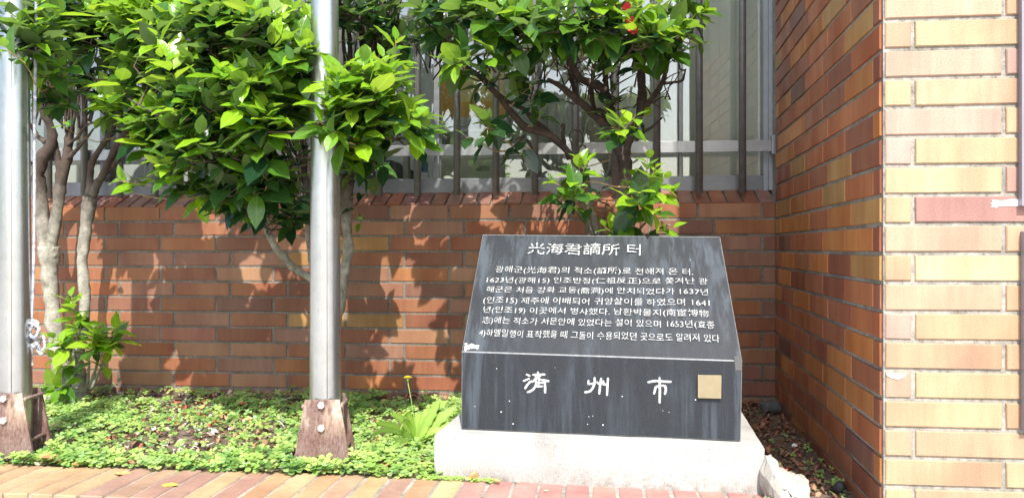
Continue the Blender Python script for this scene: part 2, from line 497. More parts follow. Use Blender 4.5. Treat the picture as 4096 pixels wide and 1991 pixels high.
M['alu'] = plain('white_aluminium', (.33,.35,.37), .45, .1, nscale=20, namp=.1)
def glass_material():
    m, nt, b = mat('window_glass')
    out = nt.nodes['Material Output']
    tr = N(nt, 'BsdfTransparent'); tr.inputs['Color'].default_value = (.97,.99,.97,1)
    gl = N(nt, 'BsdfGlossy'); gl.inputs['Roughness'].default_value = .02
    lw = N(nt, 'Fresnel'); lw.inputs['IOR'].default_value = 1.5
    mx = N(nt, 'MixShader'); mult = N(nt, 'Math', operation='MULTIPLY_ADD'); mult.inputs[1].default_value = 1.6; mult.inputs[2].default_value = .09
    L(nt, lw.outputs[0], mult.inputs[0]); L(nt, mult.outputs[0], mx.inputs[0]); L(nt, tr.outputs[0], mx.inputs[1]); L(nt, gl.outputs[0], mx.inputs[2])
    L(nt, mx.outputs[0], out.inputs['Surface']); return m
M['glass'] = glass_material()
win = empty('window', (0, .15, .055)); tag(win, 'large steel-framed shop window behind the bars with glass panes', 'window')
wi = Vector((0, -.15, -.055))
def wbox(name, a, b, m_, bev=.0015, parent=None):
    q = MB(); q.box(tuple(Vector(a)+wi), tuple(Vector(b)+wi)); return q.build(name, m_, parent or win, bevel=bev)
FY0, FY1 = .112, .165
ZTOP = 2.1
wbox('bottom_rail', (WALL_L, FY0, .056), (-.030, FY1, .122), M['frame'])
wbox('jamb', (-.030, FY0-.012, .056), (-.0115, FY1, ZTOP), M['alu'])
wbox('jamb', (-.0115, FY0-.030, .056), (.004, FY1, ZTOP), M['alu'])
m1 = at(1750, 500, .14).x; m2 = at(2720, 500, .14).x; m3 = at(2850,500,.14).x
edges = [WALL_L, -3.02, -2.2, m1, m2, -.030]
for e in edges[1:-1]:
    wdt = .006 if e in (m2,) else .012
    wbox('mullion', (e-wdt, FY0+.004, .122), (e+wdt, FY1-.004, ZTOP), M['frame'], .001)
for a, b in zip(edges[:-1], edges[1:]):
    wbox('pane', (a+.013, .137, .1225), (b-.013, .142, ZTOP), M['glass'], 0)
wbox('top_rail', (WALL_L, FY0, ZTOP), (.0, FY1, ZTOP+.08), M['frame'])

# security bars: tubes in front of a flat rail
grille = empty('window_grille', (0, .03, .042)); tag(grille, 'steel security grille of round bars on a flat rail across the window', 'grille')
gi = Vector((0, -.03, -.042))
BR = .0152
bar_px = [3135+9999, 2970, 2797, 2628, 2463, 2301, 2140, 1984, 1828, 1670, 1517, 1364, 1213, 1063, 913, 765, 620, 480, 337, 195, 60]
for px in bar_px[1:]:
    x = at(px, 780, .03).x
    q = MB(); q.tube([(x, 0, 0), (x, 0, 1.95)], BR, 14); o = q.build('bar', M['bar'], grille, True)
zr1 = at(2700, 566, .055).z; zr0 = at(2700, 611, .055).z
q = MB(); q.box((WALL_L, .0165, zr0+gi.z), (-.006, .0255, zr1+gi.z)); q.build('rail', M['rail'], grille, bevel=.0012)
q = MB(); q.box((-.012, -.012, zr0+gi.z-.016), (.006, .034, zr1+gi.z+.016)); q.build('bracket', M['rail'], grille, bevel=.002)

# ------------------------------------------------------------------ room behind the window
M['cream'] = plain('cream_paint', (.68,.66,.55), .6, nscale=3, namp=.08)
M['room'] = plain('room_paint', (.5,.51,.48), .7, nscale=2, namp=.1)
M['dark'] = plain('dark_plastic', (.05,.055,.06), .4)
M['grey'] = plain('grey_plastic', (.22,.23,.23), .5, nscale=5, namp=.1)
M['blind'] = plain('blind_fabric', (.82,.84,.76), .8, nscale=6, namp=.05)
M['machine'] = plain('machine_shell', (.78,.78,.66), .35)
M['machine_grey'] = plain('machine_trim', (.40,.40,.38), .35)
M['blue'] = plain('blue_plastic', (.08,.30,.5), .3)
M['ink'] = plain('ink', (.03,.03,.035), .6)
M['pipe'] = plain('white_pipe', (.7,.7,.68), .4)
def sheet(name, vs, fs, m_):
    me = pydata(name, vs, fs); me.materials.append(m_); return tag(link(name, me), kind='structure')
X0, X1, Y1 = WALL_L, .5, 2.0
sheet('room_floor', [(X0,.2,-.6),(X1,.2,-.6),(X1,Y1,-.6),(X0,Y1,-.6)], [(0,1,2,3)], plain('room_floor', (.3,.29,.27), .3, nscale=5))
sheet('room_wall', [(X0,Y1,-.7),(X1,Y1,-.7),(X1,Y1,2.2),(X0,Y1,2.2),(X0,.23,-.7),(X0,.23,2.2),(X1,.23,-.7),(X1,.23,2.2)],
      [(0,1,2,3),(4,0,3,5),(1,6,7,2)], M['room'])
sheet('room_ceiling', [(X0,.12,2.19),(X1,.12,2.19),(X1,Y1,2.19),(X0,Y1,2.19)], [(0,1,2,3)], M['cream'])
mb = MB(); mb.box((WALL_L, .0, 2.181), (1.3, .3, 3.0))
tag(mb.build('upper_wall', M['mortar']), 'grey wall above the window', 'wall')

def pxbox(px0, py0, px1, py1, y, depth, name, m_, parent=None, bev=.002):
    a = at(px0, py1, y); b = at(px1, py0, y)
    q = MB(); o = Vector((0,0,0)) if parent is None else -Vector(parent.location)
    q.box(tuple(Vector((a.x, y, a.z))+o), tuple(Vector((b.x, y+depth, b.z))+o)); return q.build(name, m_, parent, bevel=bev)
# cash machine seen through the glass
mach = empty('cash_machine', at(1880, 725, .5)); tag(mach, 'cream cash machine standing behind the glass below an orange poster', 'cash machine')
pxbox(1743, 637, 2022, 726, .50, .35, 'lower_cabinet', M['machine'], mach, .006)
pxbox(1757, 516, 2012, 640, .56, .30, 'hood', M['machine'], mach, .012)
pxbox(1768, 524, 1990, 608, .552, .02, 'screen_surround', M['grey'], mach, .003)
pxbox(1800, 528, 1985, 600, .545, .012, 'screen', plain('screen_glass', (.45,.48,.5), .12), mach, .002)
pxbox(1902, 663, 1957, 684, .494, .01, 'slot_panel', M['machine_grey'], mach, .001)
pxbox(1903, 665, 1926, 682, .491, .006, 'card_slot', M['grey'], mach, .001)
pxbox(1846, 719, 1866, 726, .494, .01, 'badge', M['dark'], mach, .001)
pxbox(1716, 710, 1975, 718, .478, .04, 'shelf', M['machine'], mach, .002)
pl = empty('number_sign', at(1777, 492, .62)); tag(pl, 'pale sign panel reading 3A above the cash machine', 'sign')
pxbox(1746, 478, 2035, 510, .62, .02, 'panel', plain('sign_panel', (.42,.43,.42), .5), pl)
def text_mesh(body, bold=0.0, fill=True):
    cu = bpy.data.curves.new('txt', 'FONT'); cu.body = body; cu.resolution_u = 2; cu.offset = bold
    o = bpy.data.objects.new('txt', cu); col.objects.link(o)
    bpy.context.view_layer.update()
    dg = bpy.context.evaluated_depsgraph_get()
    me = bpy.data.meshes.new_from_object(o.evaluated_get(dg), depsgraph=dg)
    bpy.data.objects.remove(o); bpy.data.curves.remove(cu); return me
def fit_text(body, a, b, up, hgt, nrm, m_, name, parent, bold=0.0, off=.0008, warp=0.0):
    """lay a line of text from a to b (lower left, lower right), hgt tall, on the plane"""
    me = text_mesh(body, bold)
    n = len(me.vertices); co = np.empty(n*3); me.vertices.foreach_get('co', co); co = co.reshape(n,3)
    mn, mx = co.min(0), co.max(0); s = (co[:,0]-mn[0])/(mx[0]-mn[0]); t = (co[:,1]-mn[1])/(mx[1]-mn[1])
    if warp:
        s = s + warp*.0015*np.sin(s*47+1) ; t = t + warp*(.05*np.sin(s*23) + .035*np.sin(s*61+2))
    A = np.array(a); B = np.array(b); Uu = np.array(up)*hgt; Nn = np.array(nrm)*off
    P = A[None,:] + s[:,None]*(B-A)[None,:] + t[:,None]*Uu[None,:] + Nn[None,:]
    if parent is not None: P = P - np.array(parent.matrix_world.translation)[None,:]
    me.vertices.foreach_set('co', P.ravel()); me.update()
    me.materials.clear(); me.materials.append(m_)
    return link(name, me, None, parent)
bpy.context.view_layer.update()
fit_text('3A', at(1762,505,.617), at(1776,505,.617), (0,0,1), .011, (0,-1,0), M['ink'], 'lettering', pl)
# orange poster
M['orange_print'] = plain('orange_print', (.72,.40,.07), .5, nscale=3, namp=.12)
M['yellow_print'] = plain('yellow_print', (.74,.60,.25), .5, nscale=3, namp=.1)
M['white_print'] = plain('white_print', (.85,.88,.86), .5)
po = empty('poster', at(1885, 467, .60)); tag(po, 'orange and yellow poster with small white stars behind the window glass', 'poster')
pxbox(1750, 274, 1818, 468, .60, .006, 'orange_panel', M['orange_print'], po, 0)
pxbox(1819, 274, 2018, 468, .601, .006, 'yellow_panel', M['yellow_print'], po, 0)
pxbox(1819, 404, 2018, 468, .5975, .003, 'orange_band', M['orange_print'], po, 0)
pxbox(1763, 283, 1808, 300, .597, .002, 'header_label', plain('label_blue', (.5,.62,.75), .5), po, 0)
bpy.context.view_layer.update()
fit_text('0.5×1111', at(1770,294,.5955), at(1804,294,.5955), (0,0,1), .006, (0,-1,0), plain('label_ink', (.12,.2,.45), .5), 'lettering', po) if False else None
q = MB(); rr = random.Random(3)
for (sx, sy, ss) in [(1772,372,.010),(1786,392,.008),(1778,350,.006),(1795,383,.008),(1788,410,.006),(1770,431,.004),(1800,365,.006),(1843,372,.008),(1862,380,.006),(1880,377,.005),(1806,430,.003),(1765,415,.004)]:
    c = at(sx, sy, .5955) - Vector(po.location)
    for k in range(3):
        t = k*math.pi/3 + rr.random(); w = Vector((math.cos(t),0,math.sin(t))); v = Vector((-math.sin(t),0,math.cos(t)))
        q.add([c-w*ss-v*ss*.1, c+w*ss-v*ss*.1, c+w*ss+v*ss*.1, c-w*ss+v*ss*.1], [(0,1,2,3)])
    q.v = [(a_, b_+.0, c_) for a_, b_, c_ in q.v]
q.build('star_print', M['white_print'], po)

def piece(name, label, cat, *a, m_=None, group=None, **k):
    o = pxbox(*a, name, m_, None, **k); return tag(o, label, cat, group)
piece('partition', 'pale cream vertical post inside the window left of the cash machine', 'post', 1611, 420, 1632, 728, .45, .05, m_=M['cream'])
piece('cabinet', 'dark grey cabinet inside the window left of the cream post', 'cabinet', 1440, 660, 1600, 740, .5, .3, m_=M['grey'])
piece('printer', 'dark printer standing on the grey cabinet', 'printer', 1500, 640, 1566, 700, .48, .2, m_=M['dark'])
piece('kettle', 'small blue plastic holder beside the window bar', 'holder', 1684, 646, 1706, 686, .46, .04, m_=M['blue'], bev=.006)
piece('cabinet', 'grey metal cabinet standing right of the cash machine', 'cabinet', 2022, 440, 2190, 735, .75, .3, m_=M['grey'])
piece('counter', 'low cream counter inside the window at the far left', 'counter', 180, 590, 322, 745, .6, .2, m_=M['cream'])
piece('wardrobe', 'tall cream cupboard seen between trunks at the far left', 'cupboard', 120, 250, 318, 575, .9, .3, m_=M['cream'])
piece('door', 'grey door inside the room behind the left trees', 'door', 370, 200, 470, 760, .9, .05, m_=M['grey'])
piece('cabinet', 'white cabinet standing inside behind the leafy middle tree', 'cabinet', 500, 480, 620, 760, .9, .3, m_=M['room'])
# leaning white board right of the machine
q = MB(); a = at(2015, 725, .42); b = at(2190, 725, .42); c = at(2190, 330, .46); d = at(2085, 400, .46)
for off in (0, .015): q.v += [tuple(p + Vector((0, off, 0))) for p in (a, b, c, d)]
q.f += [(0,1,2,3),(7,6,5,4),(0,4,5,1),(1,5,6,2),(2,6,7,3),(3,7,4,0)]
tag(q.build('display_board', plain('board_pale', (.45,.49,.45), .5, nscale=4)), 'pale slanting board leaning beside the cash machine', 'board')
# white curtain with folds
def curtain(px0, px1, y, amp, folds, m_, name, label, cat, ztop=2.1, zbot=.0):
    a = at(px0, 500, y).x; b = at(px1, 500, y).x; n = folds*8; vs = []; fs = []
    for i in range(n+1):
        x = a+(b-a)*i/n; yo = y + amp*math.sin(i/8*2*math.pi) + amp*.5*math.sin(i*.9)
        for z in (zbot, ztop): vs.append((x, yo, z))
    for i in range(n): fs.append((2*i, 2*i+2, 2*i+3, 2*i+1))
    m = len(vs)
    vs += [(v[0], v[1]+.003, v[2]) for v in vs]; fs += [tuple(m+k for k in f[::-1]) for f in fs[:n]]
    me = pydata(name, vs, fs, True); me.materials.append(m_); return tag(link(name, me), label, cat)
curtain(2192, 2330, .30, .010, 7, plain('curtain_white', (.66,.66,.64), .8), 'curtain', 'white gathered curtain inside the window behind the curled twigs', 'curtain')
piece('backboard', 'beige panel inside the window between the curtain and the tree trunk', 'panel', 2330, 0, 2480, 745, .36, .02, m_=plain('beige_panel', (.56,.53,.42), .6, nscale=3, namp=.1))
# crossing white pipes
pr_ = empty('pipe_stand', at(2420, 740, .31)); tag(pr_, 'white pipe stand with crossed legs inside behind the glass', 'stand')
po_ = -Vector(pr_.location)
q = MB(); q.tube([at(2325,600,.31)+po_, at(2365,400,.31)+po_], .0055, 8); q.tube([at(2330,615,.31)+po_, at(2395,745,.31)+po_], .010, 8)
q.build('leg', M['pipe'], pr_, True)
q = MB(); q.tube([at(2442,640,.31)+po_, at(2440,675,.31)+po_, at(2405,745,.31)+po_], .009, 8); q.build('leg', M['pipe'], pr_, True)
# vertical blinds behind the right panes
bl = empty('vertical_blind', (at(2800,500,.19).x, .19, 2.1)); tag(bl, 'pale green grey vertical blind hanging inside the right end of the window', 'blind')
pxs = list(range(2488, 3110, 34))
for i, px in enumerate(pxs):
    x = at(px, 500, .19).x - bl.location.x; w = .040
    an = .06 if px > 2850 else .16 + .10*math.sin(i*2.1)
    q = MB(); q.box((-w/2, 0, -2.1), (w/2, .0012, 0)); o = q.build('slat', M['blind'], bl)
    o.location = (x, 0.0 + (.002 if i % 2 else 0), 0); o.rotation_euler = (0, 0, an)

# ------------------------------------------------------------------ memorial stone
def granite_material():
    m, nt, b = mat('dark_granite'); g = N(nt, 'NewGeometry'); P = g.outputs['Position']
    grain = noise_n(nt, 420, 3, .8, P)
    gc = ramp(nt, grain.outputs['Fac'], [(.30,(.009,.011,.014)),(.55,(.019,.023,.029)),(.78,(.050,.058,.068))])
    st = noise_n(nt, 3.2, 5, .7, mapping(nt, P, (13, 3, .8)))
    sr = ramp(nt, st.outputs['Fac'], [(.46, 0.0), (.62, 1.0)])
    big = noise_n(nt, 2.4, 4, .6, P)
    br = ramp(nt, big.outputs['Fac'], [(.40, 0.0), (.64, 1.0)])
    mm = N(nt, 'Math', operation='MULTIPLY'); L(nt, sr.outputs['Color'], mm.inputs[0]); L(nt, br.outputs['Color'], mm.inputs[1])
    sx = N(nt, 'SeparateXYZ'); L(nt, P, sx.inputs[0])
    ml = N(nt, 'MapRange'); ml.inputs['From Min'].default_value = -.90; ml.inputs['From Max'].default_value = -1.10; L(nt, sx.outputs['X'], ml.inputs['Value'])
    mrr = N(nt, 'MapRange'); mrr.inputs['From Min'].default_value = -.405; mrr.inputs['From Max'].default_value = -.365; L(nt, sx.outputs['X'], mrr.inputs['Value'])
    ad = N(nt, 'Math', operation='ADD'); L(nt, ml.outputs[0], ad.inputs[0]); L(nt, mrr.outputs[0], ad.inputs[1])
    m2 = N(nt, 'Math', operation='MULTIPLY'); L(nt, ad.outputs[0], m2.inputs[0]); L(nt, sr.outputs['Color'], m2.inputs[1])
    m3 = N(nt, 'Math', operation='MAXIMUM'); L(nt, m2.outputs[0], m3.inputs[0]); L(nt, mm.outputs[0], m3.inputs[1])
    m4 = N(nt, 'Math', operation='MULTIPLY'); m4.inputs[1].default_value = .55; L(nt, m3.outputs[0], m4.inputs[0])
    sp = noise_n(nt, 60, 2, .5, P); spr = ramp(nt, sp.outputs['Fac'], [(.76, 0.0), (.80, 1.0)])
    c = mix(nt, m4.outputs[0], gc.outputs['Color'], (.075,.095,.118))
    c = mix(nt, spr.outputs['Color'], c, (.22,.23,.24))
    L(nt, c, b.inputs['Base Color'])
    rr = ramp(nt, st.outputs['Fac'], [(.3,.42),(.7,.62)]); L(nt, rr.outputs['Color'], b.inputs['Roughness'])
    b.inputs['Specular IOR Level'].default_value = .32
    bump(nt, grain.outputs['Fac'], .15, .0005, b); return m
M['granite'] = granite_material()
def concrete_material(name, base, speck=.35, sc=330):
    m, nt, b = mat(name); g = N(nt, 'NewGeometry'); P = g.outputs['Position']
    n = noise_n(nt, sc, 4, .75, P); n2 = noise_n(nt, 6, 6, .7, P); n3 = noise_n(nt, 60, 4, .7, P)
    c = ramp(nt, n.outputs['Fac'], [(.30, tuple(v*(1-speck*1.5) for v in base)), (.44, base), (.8, tuple(min(.9, v*1.1) for v in base))])
    c2 = ramp(nt, n2.outputs['Fac'], [(.32, .72), (.52, 1.0)])
    c3 = ramp(nt, n3.outputs['Fac'], [(.28, .7), (.42, 1.0)])
    cc = mix(nt, 1.0, c.outputs['Color'], c2.outputs['Color'], 'MULTIPLY'); cc = mix(nt, .6, cc, c3.outputs['Color'], 'MULTIPLY')
    sx = N(nt, 'SeparateXYZ'); L(nt, P, sx.inputs[0])
    mr = N(nt, 'MapRange'); mr.inputs['From Min'].default_value = ZG+.05; mr.inputs['From Max'].default_value = ZG; L(nt, sx.outputs['Z'], mr.inputs['Value'])
    n4 = noise_n(nt, 24, 6, .75, P); r4 = ramp(nt, n4.outputs['Fac'], [(.42, 0.0), (.66, 1.0)])
    ms = N(nt, 'Math', operation='MULTIPLY'); L(nt, mr.outputs[0], ms.inputs[0]); L(nt, r4.outputs['Color'], ms.inputs[1])
    n5 = noise_n(nt, 800, 2, .6, P); r5 = ramp(nt, n5.outputs['Fac'], [(.34, .35), (.44, 1.0)])
    cc = mix(nt, .8, cc, r5.outputs['Color'], 'MULTIPLY')
    cc = mix(nt, ms.outputs[0], cc, (.13,.115,.09))
    L(nt, cc, b.inputs['Base Color']); b.inputs['Roughness'].default_value = .85
    bump(nt, n.outputs['Fac'], .4, .0015, b); return m
M['concrete'] = concrete_material('pale_concrete', (.385,.38,.365), .5, 260)
A = Vector((-1.187,-1.171,ZG)); B = Vector((-.304,-1.229,ZG)); ZP = -.7037
u = (B-A); u.z = 0; WP = u.length; u.normalize(); nb = Vector((-u.y, u.x, 0))
mon = empty('stone_monument', tuple((A+B)/2 + nb*.2)); tag(mon, 'dark granite memorial stone with white engraved Korean text on a pale concrete base', 'monument')
bpy.context.view_layer.update()
mo = -Vector(mon.location)
me = None
q = MB()
DP = .455
base_pts = [A, A+u*WP, A+u*(WP-.004)+nb*DP, A+u*.006+nb*DP]
for z in (ZG-.10, ZP):
    for p in base_pts: q.v.append(tuple(Vector((p.x, p.y, z))+mo))
q.f = [(0,3,2,1),(4,5,6,7),(0,1,5,4),(1,2,6,5),(2,3,7,6),(3,0,4,7)]
me = pydata('base', q.v, q.f); bm = bmesh.new(); bm.from_mesh(me)
bmesh.ops.subdivide_edges(bm, edges=list(bm.edges), cuts=14, use_grid_fill=True)
for v in bm.verts:
    w_ = v.co; v.co = w_ + Vector((noise.noise(w_*9), noise.noise(w_*9+Vector((5,0,0))), noise.noise(w_*9+Vector((0,7,0)))))*.0016
sharp = [e for e in bm.edges if e.is_manifold and e.calc_face_angle() > 1.0]
bmesh.ops.bevel(bm, geom=sharp, offset=.004, segments=2, affect='EDGES')
bm.to_mesh(me); bm.free(); me.materials.append(M['concrete']); link('base', me, None, mon)
# block
SA = Vector((-1.121,-1.108,ZP+.0015)); SB = Vector((-.354,-1.172,ZP+.0015))
SC = Vector((-1.120,-1.108,-.481)); SD = Vector((-.350,-1.172,-.488))
us = (SB-SA).normalized(); ns = Vector((-us.y, us.x, 0))
T = .325
TA = onp(1930,938,SA+ns*T,ns); TB = onp(2881,947,SA+ns*T,ns)
TA2 = TA + ns*.03; TB2 = TB + ns*.03
BA = Vector((TA2.x-.006, TA2.y, ZP+.0015)); BB = Vector((TB2.x+.006, TB2.y, ZP+.0015))
V = [SA,SB,SC,SD,TA,TB,TA2,TB2,BA,BB]
F = [(0,1,3,2),(2,3,5,4),(4,5,7,6),(6,7,9,8),(8,9,1,0),(0,2,4,6,8),(1,9,7,5,3)]
me = pydata('granite_block', [v+mo for v in V], F)
bm = bmesh.new(); bm.from_mesh(me); bmesh.ops.recalc_face_normals(bm, faces=list(bm.faces))
bmesh.ops.bevel(bm, geom=list(bm.edges), offset=.0022, segments=1, affect='EDGES'); 
me.materials.append(M['granite'])
M['arris'] = plain('worn_granite_edge', (.17,.18,.19), .6, nscale=90, namp=.3)
me.materials.append(M['arris'])
for f in bm.faces:
    if f.calc_area() < .0035 : f.material_index = 1
bm.to_mesh(me); bm.free()
block = link('granite_block', me, None, mon)
bpy.context.view_layer.update()
# chipped upper right corner repaired in grey
q = MB()
pts = [onp(x,y,SB - ns*.001,ns) for x,y in ((2936,1424),(2966,1430),(2966,1482),(2946,1478),(2945,1500),(2938,1446))]
q.v = [tuple(p+mo) for p in pts] + [tuple(p+ns*.004+mo) for p in pts]; n=len(pts)
q.f = [tuple(range(n))[::-1]] + [(i,(i+1)%n,n+(i+1)%n,n+i) for i in range(n)]
q.build('corner_repair', plain('repair', (.085,.088,.09), .8, nscale=60), block)
m_, nt_, b_ = mat('white_lettering'); g_ = N(nt_, 'NewGeometry'); n_l = noise_n(nt_, 260, 3, .6, g_.outputs['Position'])
r_l = ramp(nt_, n_l.outputs['Fac'], [(.36, (.16,.17,.18)), (.46, (.42,.43,.43)), (.7, (.62,.63,.63))]); L(nt_, r_l.outputs['Color'], b_.inputs['Base Color']); b_.inputs['Roughness'].default_value = .75
M['letter'] = m_
nf = (TA-SC).cross(us).normalized()
if nf.y > 0: nf = -nf
up_f = (TA-SC) - us*((TA-SC).dot(us)); up_f.normalize()
lines = [
 ('光海君謫所 터', (2109,1016),(2562,1021), .046, -.004),
 ('광해군(光海君)의 적소(謫所)로 전해져 온 터.', (1978,1094),(2773.5,1105), .030, -.010),
 ('1623년(광해15) 인조반정(仁祖反正)으로 쫓겨난 광', (1944,1135),(2831.5,1141), .027, -.010),
 ('해군은 처음 강화 교동(喬洞)에 안치되었다가 1637년', (1942,1173),(2833.5,1184), .027, -.010),
 ('(인조15) 제주에 이배되어 귀양살이를 하였으며 1641', (1930,1217),(2839.5,1229), .029, -.010),
 ('년(인조19) 이곳에서 병사했다. 남환박물지(南宦博物', (1930,1255),(2835.5,1271), .028, -.010),
 ('志)에는 적소가 서문안에 있었다는 설이 있으며 1653년(효종', (1926,1298),(2859.5,1318), .029, -.010),
 ('4)하멜일행이 표착했을 때 그들이 수용되었던 곳으로도 알려져 있다', (1913,1350),(2879.5,1374), .030, -.010),
]
for i, (body, a, b, h, bold) in enumerate(lines):
    pa = onp(*a, SC, nf); pb = onp(*b, SC, nf)
    fit_text(body, pa, pb, up_f, h*1.05, nf, M['letter'], 'inscription', block, bold=bold, warp=.7)
nfr = -ns
# the three large characters: brush strokes traced on the front face
def stroke(q, pts, w, n=6):
    """a flat brush stroke with round ends on the front face; pts are image points"""
    P3 = [np.array(onp(x, y, SA, ns) - ns*.0009 + mo) for x, y in pts]
    P3 = spline(P3, 4) if len(P3) > 2 else P3
    cx = [Vector(p) for p in P3]; L_, R_ = [], []
    hw = w/2
    for i, p in enumerate(cx):
        d = (cx[min(i+1,len(cx)-1)]-cx[max(i-1,0)]).normalized(); s = d.cross(-ns).normalized()
        k = .82 if i in (0, len(cx)-1) else 1.0
        L_.append(p + s*hw*k); R_.append(p - s*hw*k)
    d0 = (cx[0]-cx[1]).normalized()*hw*.6; d1 = (cx[-1]-cx[-2]).normalized()*hw*.6
    b = len(q.v); ring = [cx[0]+d0] + L_ + [cx[-1]+d1] + R_[::-1]
    q.v += [tuple(v) for v in ring]; q.f.append(tuple(range(b, b+len(ring))))
def fp(x, y): return (1800 + x/2.0492, 1380 + y/2.0492)
CH = {
 '濟': [[(625,238),(655,250)],[(602,292),(650,272)],[(615,355),(640,315),(668,290)],[(720,218),(724,236)],[(680,242),(740,240),(778,238)],
       [(690,282),(718,262),(745,244)],[(700,258),(730,278),(760,284),(812,294)],[(725,252),(727,284)],[(668,300),(700,284)],
       [(706,286),(702,330),(676,366),(634,384)],[(728,288),(726,340)],[(706,310),(735,310)],[(706,336),(760,336)],[(740,306),(776,306)],[(776,290),(780,340),(780,390)]],
 '州': [[(1186,262),(1184,310),(1168,352),(1145,376),(1104,384)],[(1136,288),(1132,318)],[(1132,318),(1178,312)],[(1240,270),(1230,330),(1224,398)],
       [(1205,300),(1222,318)],[(1296,268),(1290,330),(1288,410)],[(1258,290),(1256,316),(1286,320)]],
 '市': [[(1716,262),(1718,284)],[(1622,302),(1680,292),(1750,296),(1812,298)],[(1718,300),(1720,380),(1718,470)],[(1672,398),(1684,350),(1690,334)],
       [(1690,336),(1745,330),(1768,336)],[(1768,336),(1768,370),(1760,400)]]}
for ch, st in CH.items():
    q = MB()
    for s_ in st: stroke(q, [fp(*p) for p in s_], .0062)
    o = q.build('inscription', M['letter'], block)
    o.data.update()
# brass plaque (its printed code left out)
q = MB()
pc = [onp(*fp(x, y), SA, ns) for x, y in ((2030,240),(2224,243),(2221,432),(2030,427))]
for off in (-.0095, -.0008): q.v += [tuple(p + ns*off + mo) for p in pc]
q.f = [(3,2,1,0),(4,5,6,7),(0,1,5,4),(1,2,6,5),(2,3,7,6),(3,0,4,7)]
q.build('plaque', plain('brass_plaque', (.29,.245,.155), .4, .35, nscale=40, namp=.1), mon, bevel=.0012)
# bird lime on the slope and face
q = MB(); rr = random.Random(5)
def blob(q, c, a, b, r, k=9):
    bse = len(q.v)
    for i in range(k):
        t = 2*math.pi*i/k; s = r*(.6+.6*rr.random()); q.v.append(tuple(c + a*(math.cos(t)*s) + b*(math.sin(t)*s)))
    q.f.append(tuple(range(bse, bse+k)))
for k in range(26):
    p = onp(1862+rr.uniform(0,50), 1380+rr.gauss(6,5), SC, nf) + nf*(.0008+.00002*k) + mo
    blob(q, p, us*1.3, up_f, .0035)
for (x, y, r_) in [(1412,418,.0016),(1255,652,.0022),(1128,646,.0012),(1138,584,.0012),(1170,578,.001),(517,642,.002),(420,545,.0018),(487,457,.0014),(205,500,.0013),(383,190,.0013),(1795,548,.001),(2012,445,.002),(860,182,.0008),(1745,535,.001)]:
    p = onp(*fp(x,y), SA, ns) - ns*.0009 + mo; blob(q, p, us, Vector((0,0,1)), r_)
q.build('bird_lime', M['white_paint'], block)['kind'] = 'stuff'

# ------------------------------------------------------------------ flagpoles
def rust_material():
    m, nt, b = mat('rusty_steel'); tc = N(nt, 'TexCoord'); P = tc.outputs['Object']
    n = noise_n(nt, 160, 5, .75, mapping(nt, P, (1,1,.35))); n2 = noise_n(nt, 14, 4, .6, P); n3 = noise_n(nt, 9, 3, .6, mapping(nt, P, (2.2,1,.45)))
    c = ramp(nt, n.outputs['Fac'], [(.32,(.085,.042,.032)),(.5,(.185,.125,.112)),(.7,(.27,.205,.19))])
    pale = ramp(nt, n.outputs['Fac'], [(.32,(.30,.14,.06)),(.5,(.46,.40,.32)),(.7,(.58,.55,.48))])
    sx = N(nt, 'SeparateXYZ'); L(nt, P, sx.inputs[0])
    mr = N(nt, 'MapRange'); mr.inputs['From Min'].default_value = .085; mr.inputs['From Max'].default_value = .16; L(nt, sx.outputs['Z'], mr.inputs['Value'])
    r3 = ramp(nt, n3.outputs['Fac'], [(.42,0.0),(.58,1.0)])
    mm = N(nt, 'Math', operation='MULTIPLY'); L(nt, mr.outputs[0], mm.inputs[0]); L(nt, r3.outputs['Color'], mm.inputs[1])
    cc = mix(nt, mm.outputs[0], c.outputs['Color'], pale.outputs['Color'])
    r2 = ramp(nt, n2.outputs['Fac'], [(.35,(.6,.42,.36)),(.6,(1.05,1.05,1.05))])
    L(nt, mix(nt, .8, cc, r2.outputs['Color'], 'MULTIPLY'), b.inputs['Base Color'])
    b.inputs['Roughness'].default_value = .65; b.inputs['Metallic'].default_value = .1
    bump(nt, n.outputs['Fac'], .5, .0012, b); return m
M['rust'] = rust_material()
M['bolt'] = plain('galvanised_bolt', (.62,.62,.60), .45, .5, nscale=200, namp=.2)
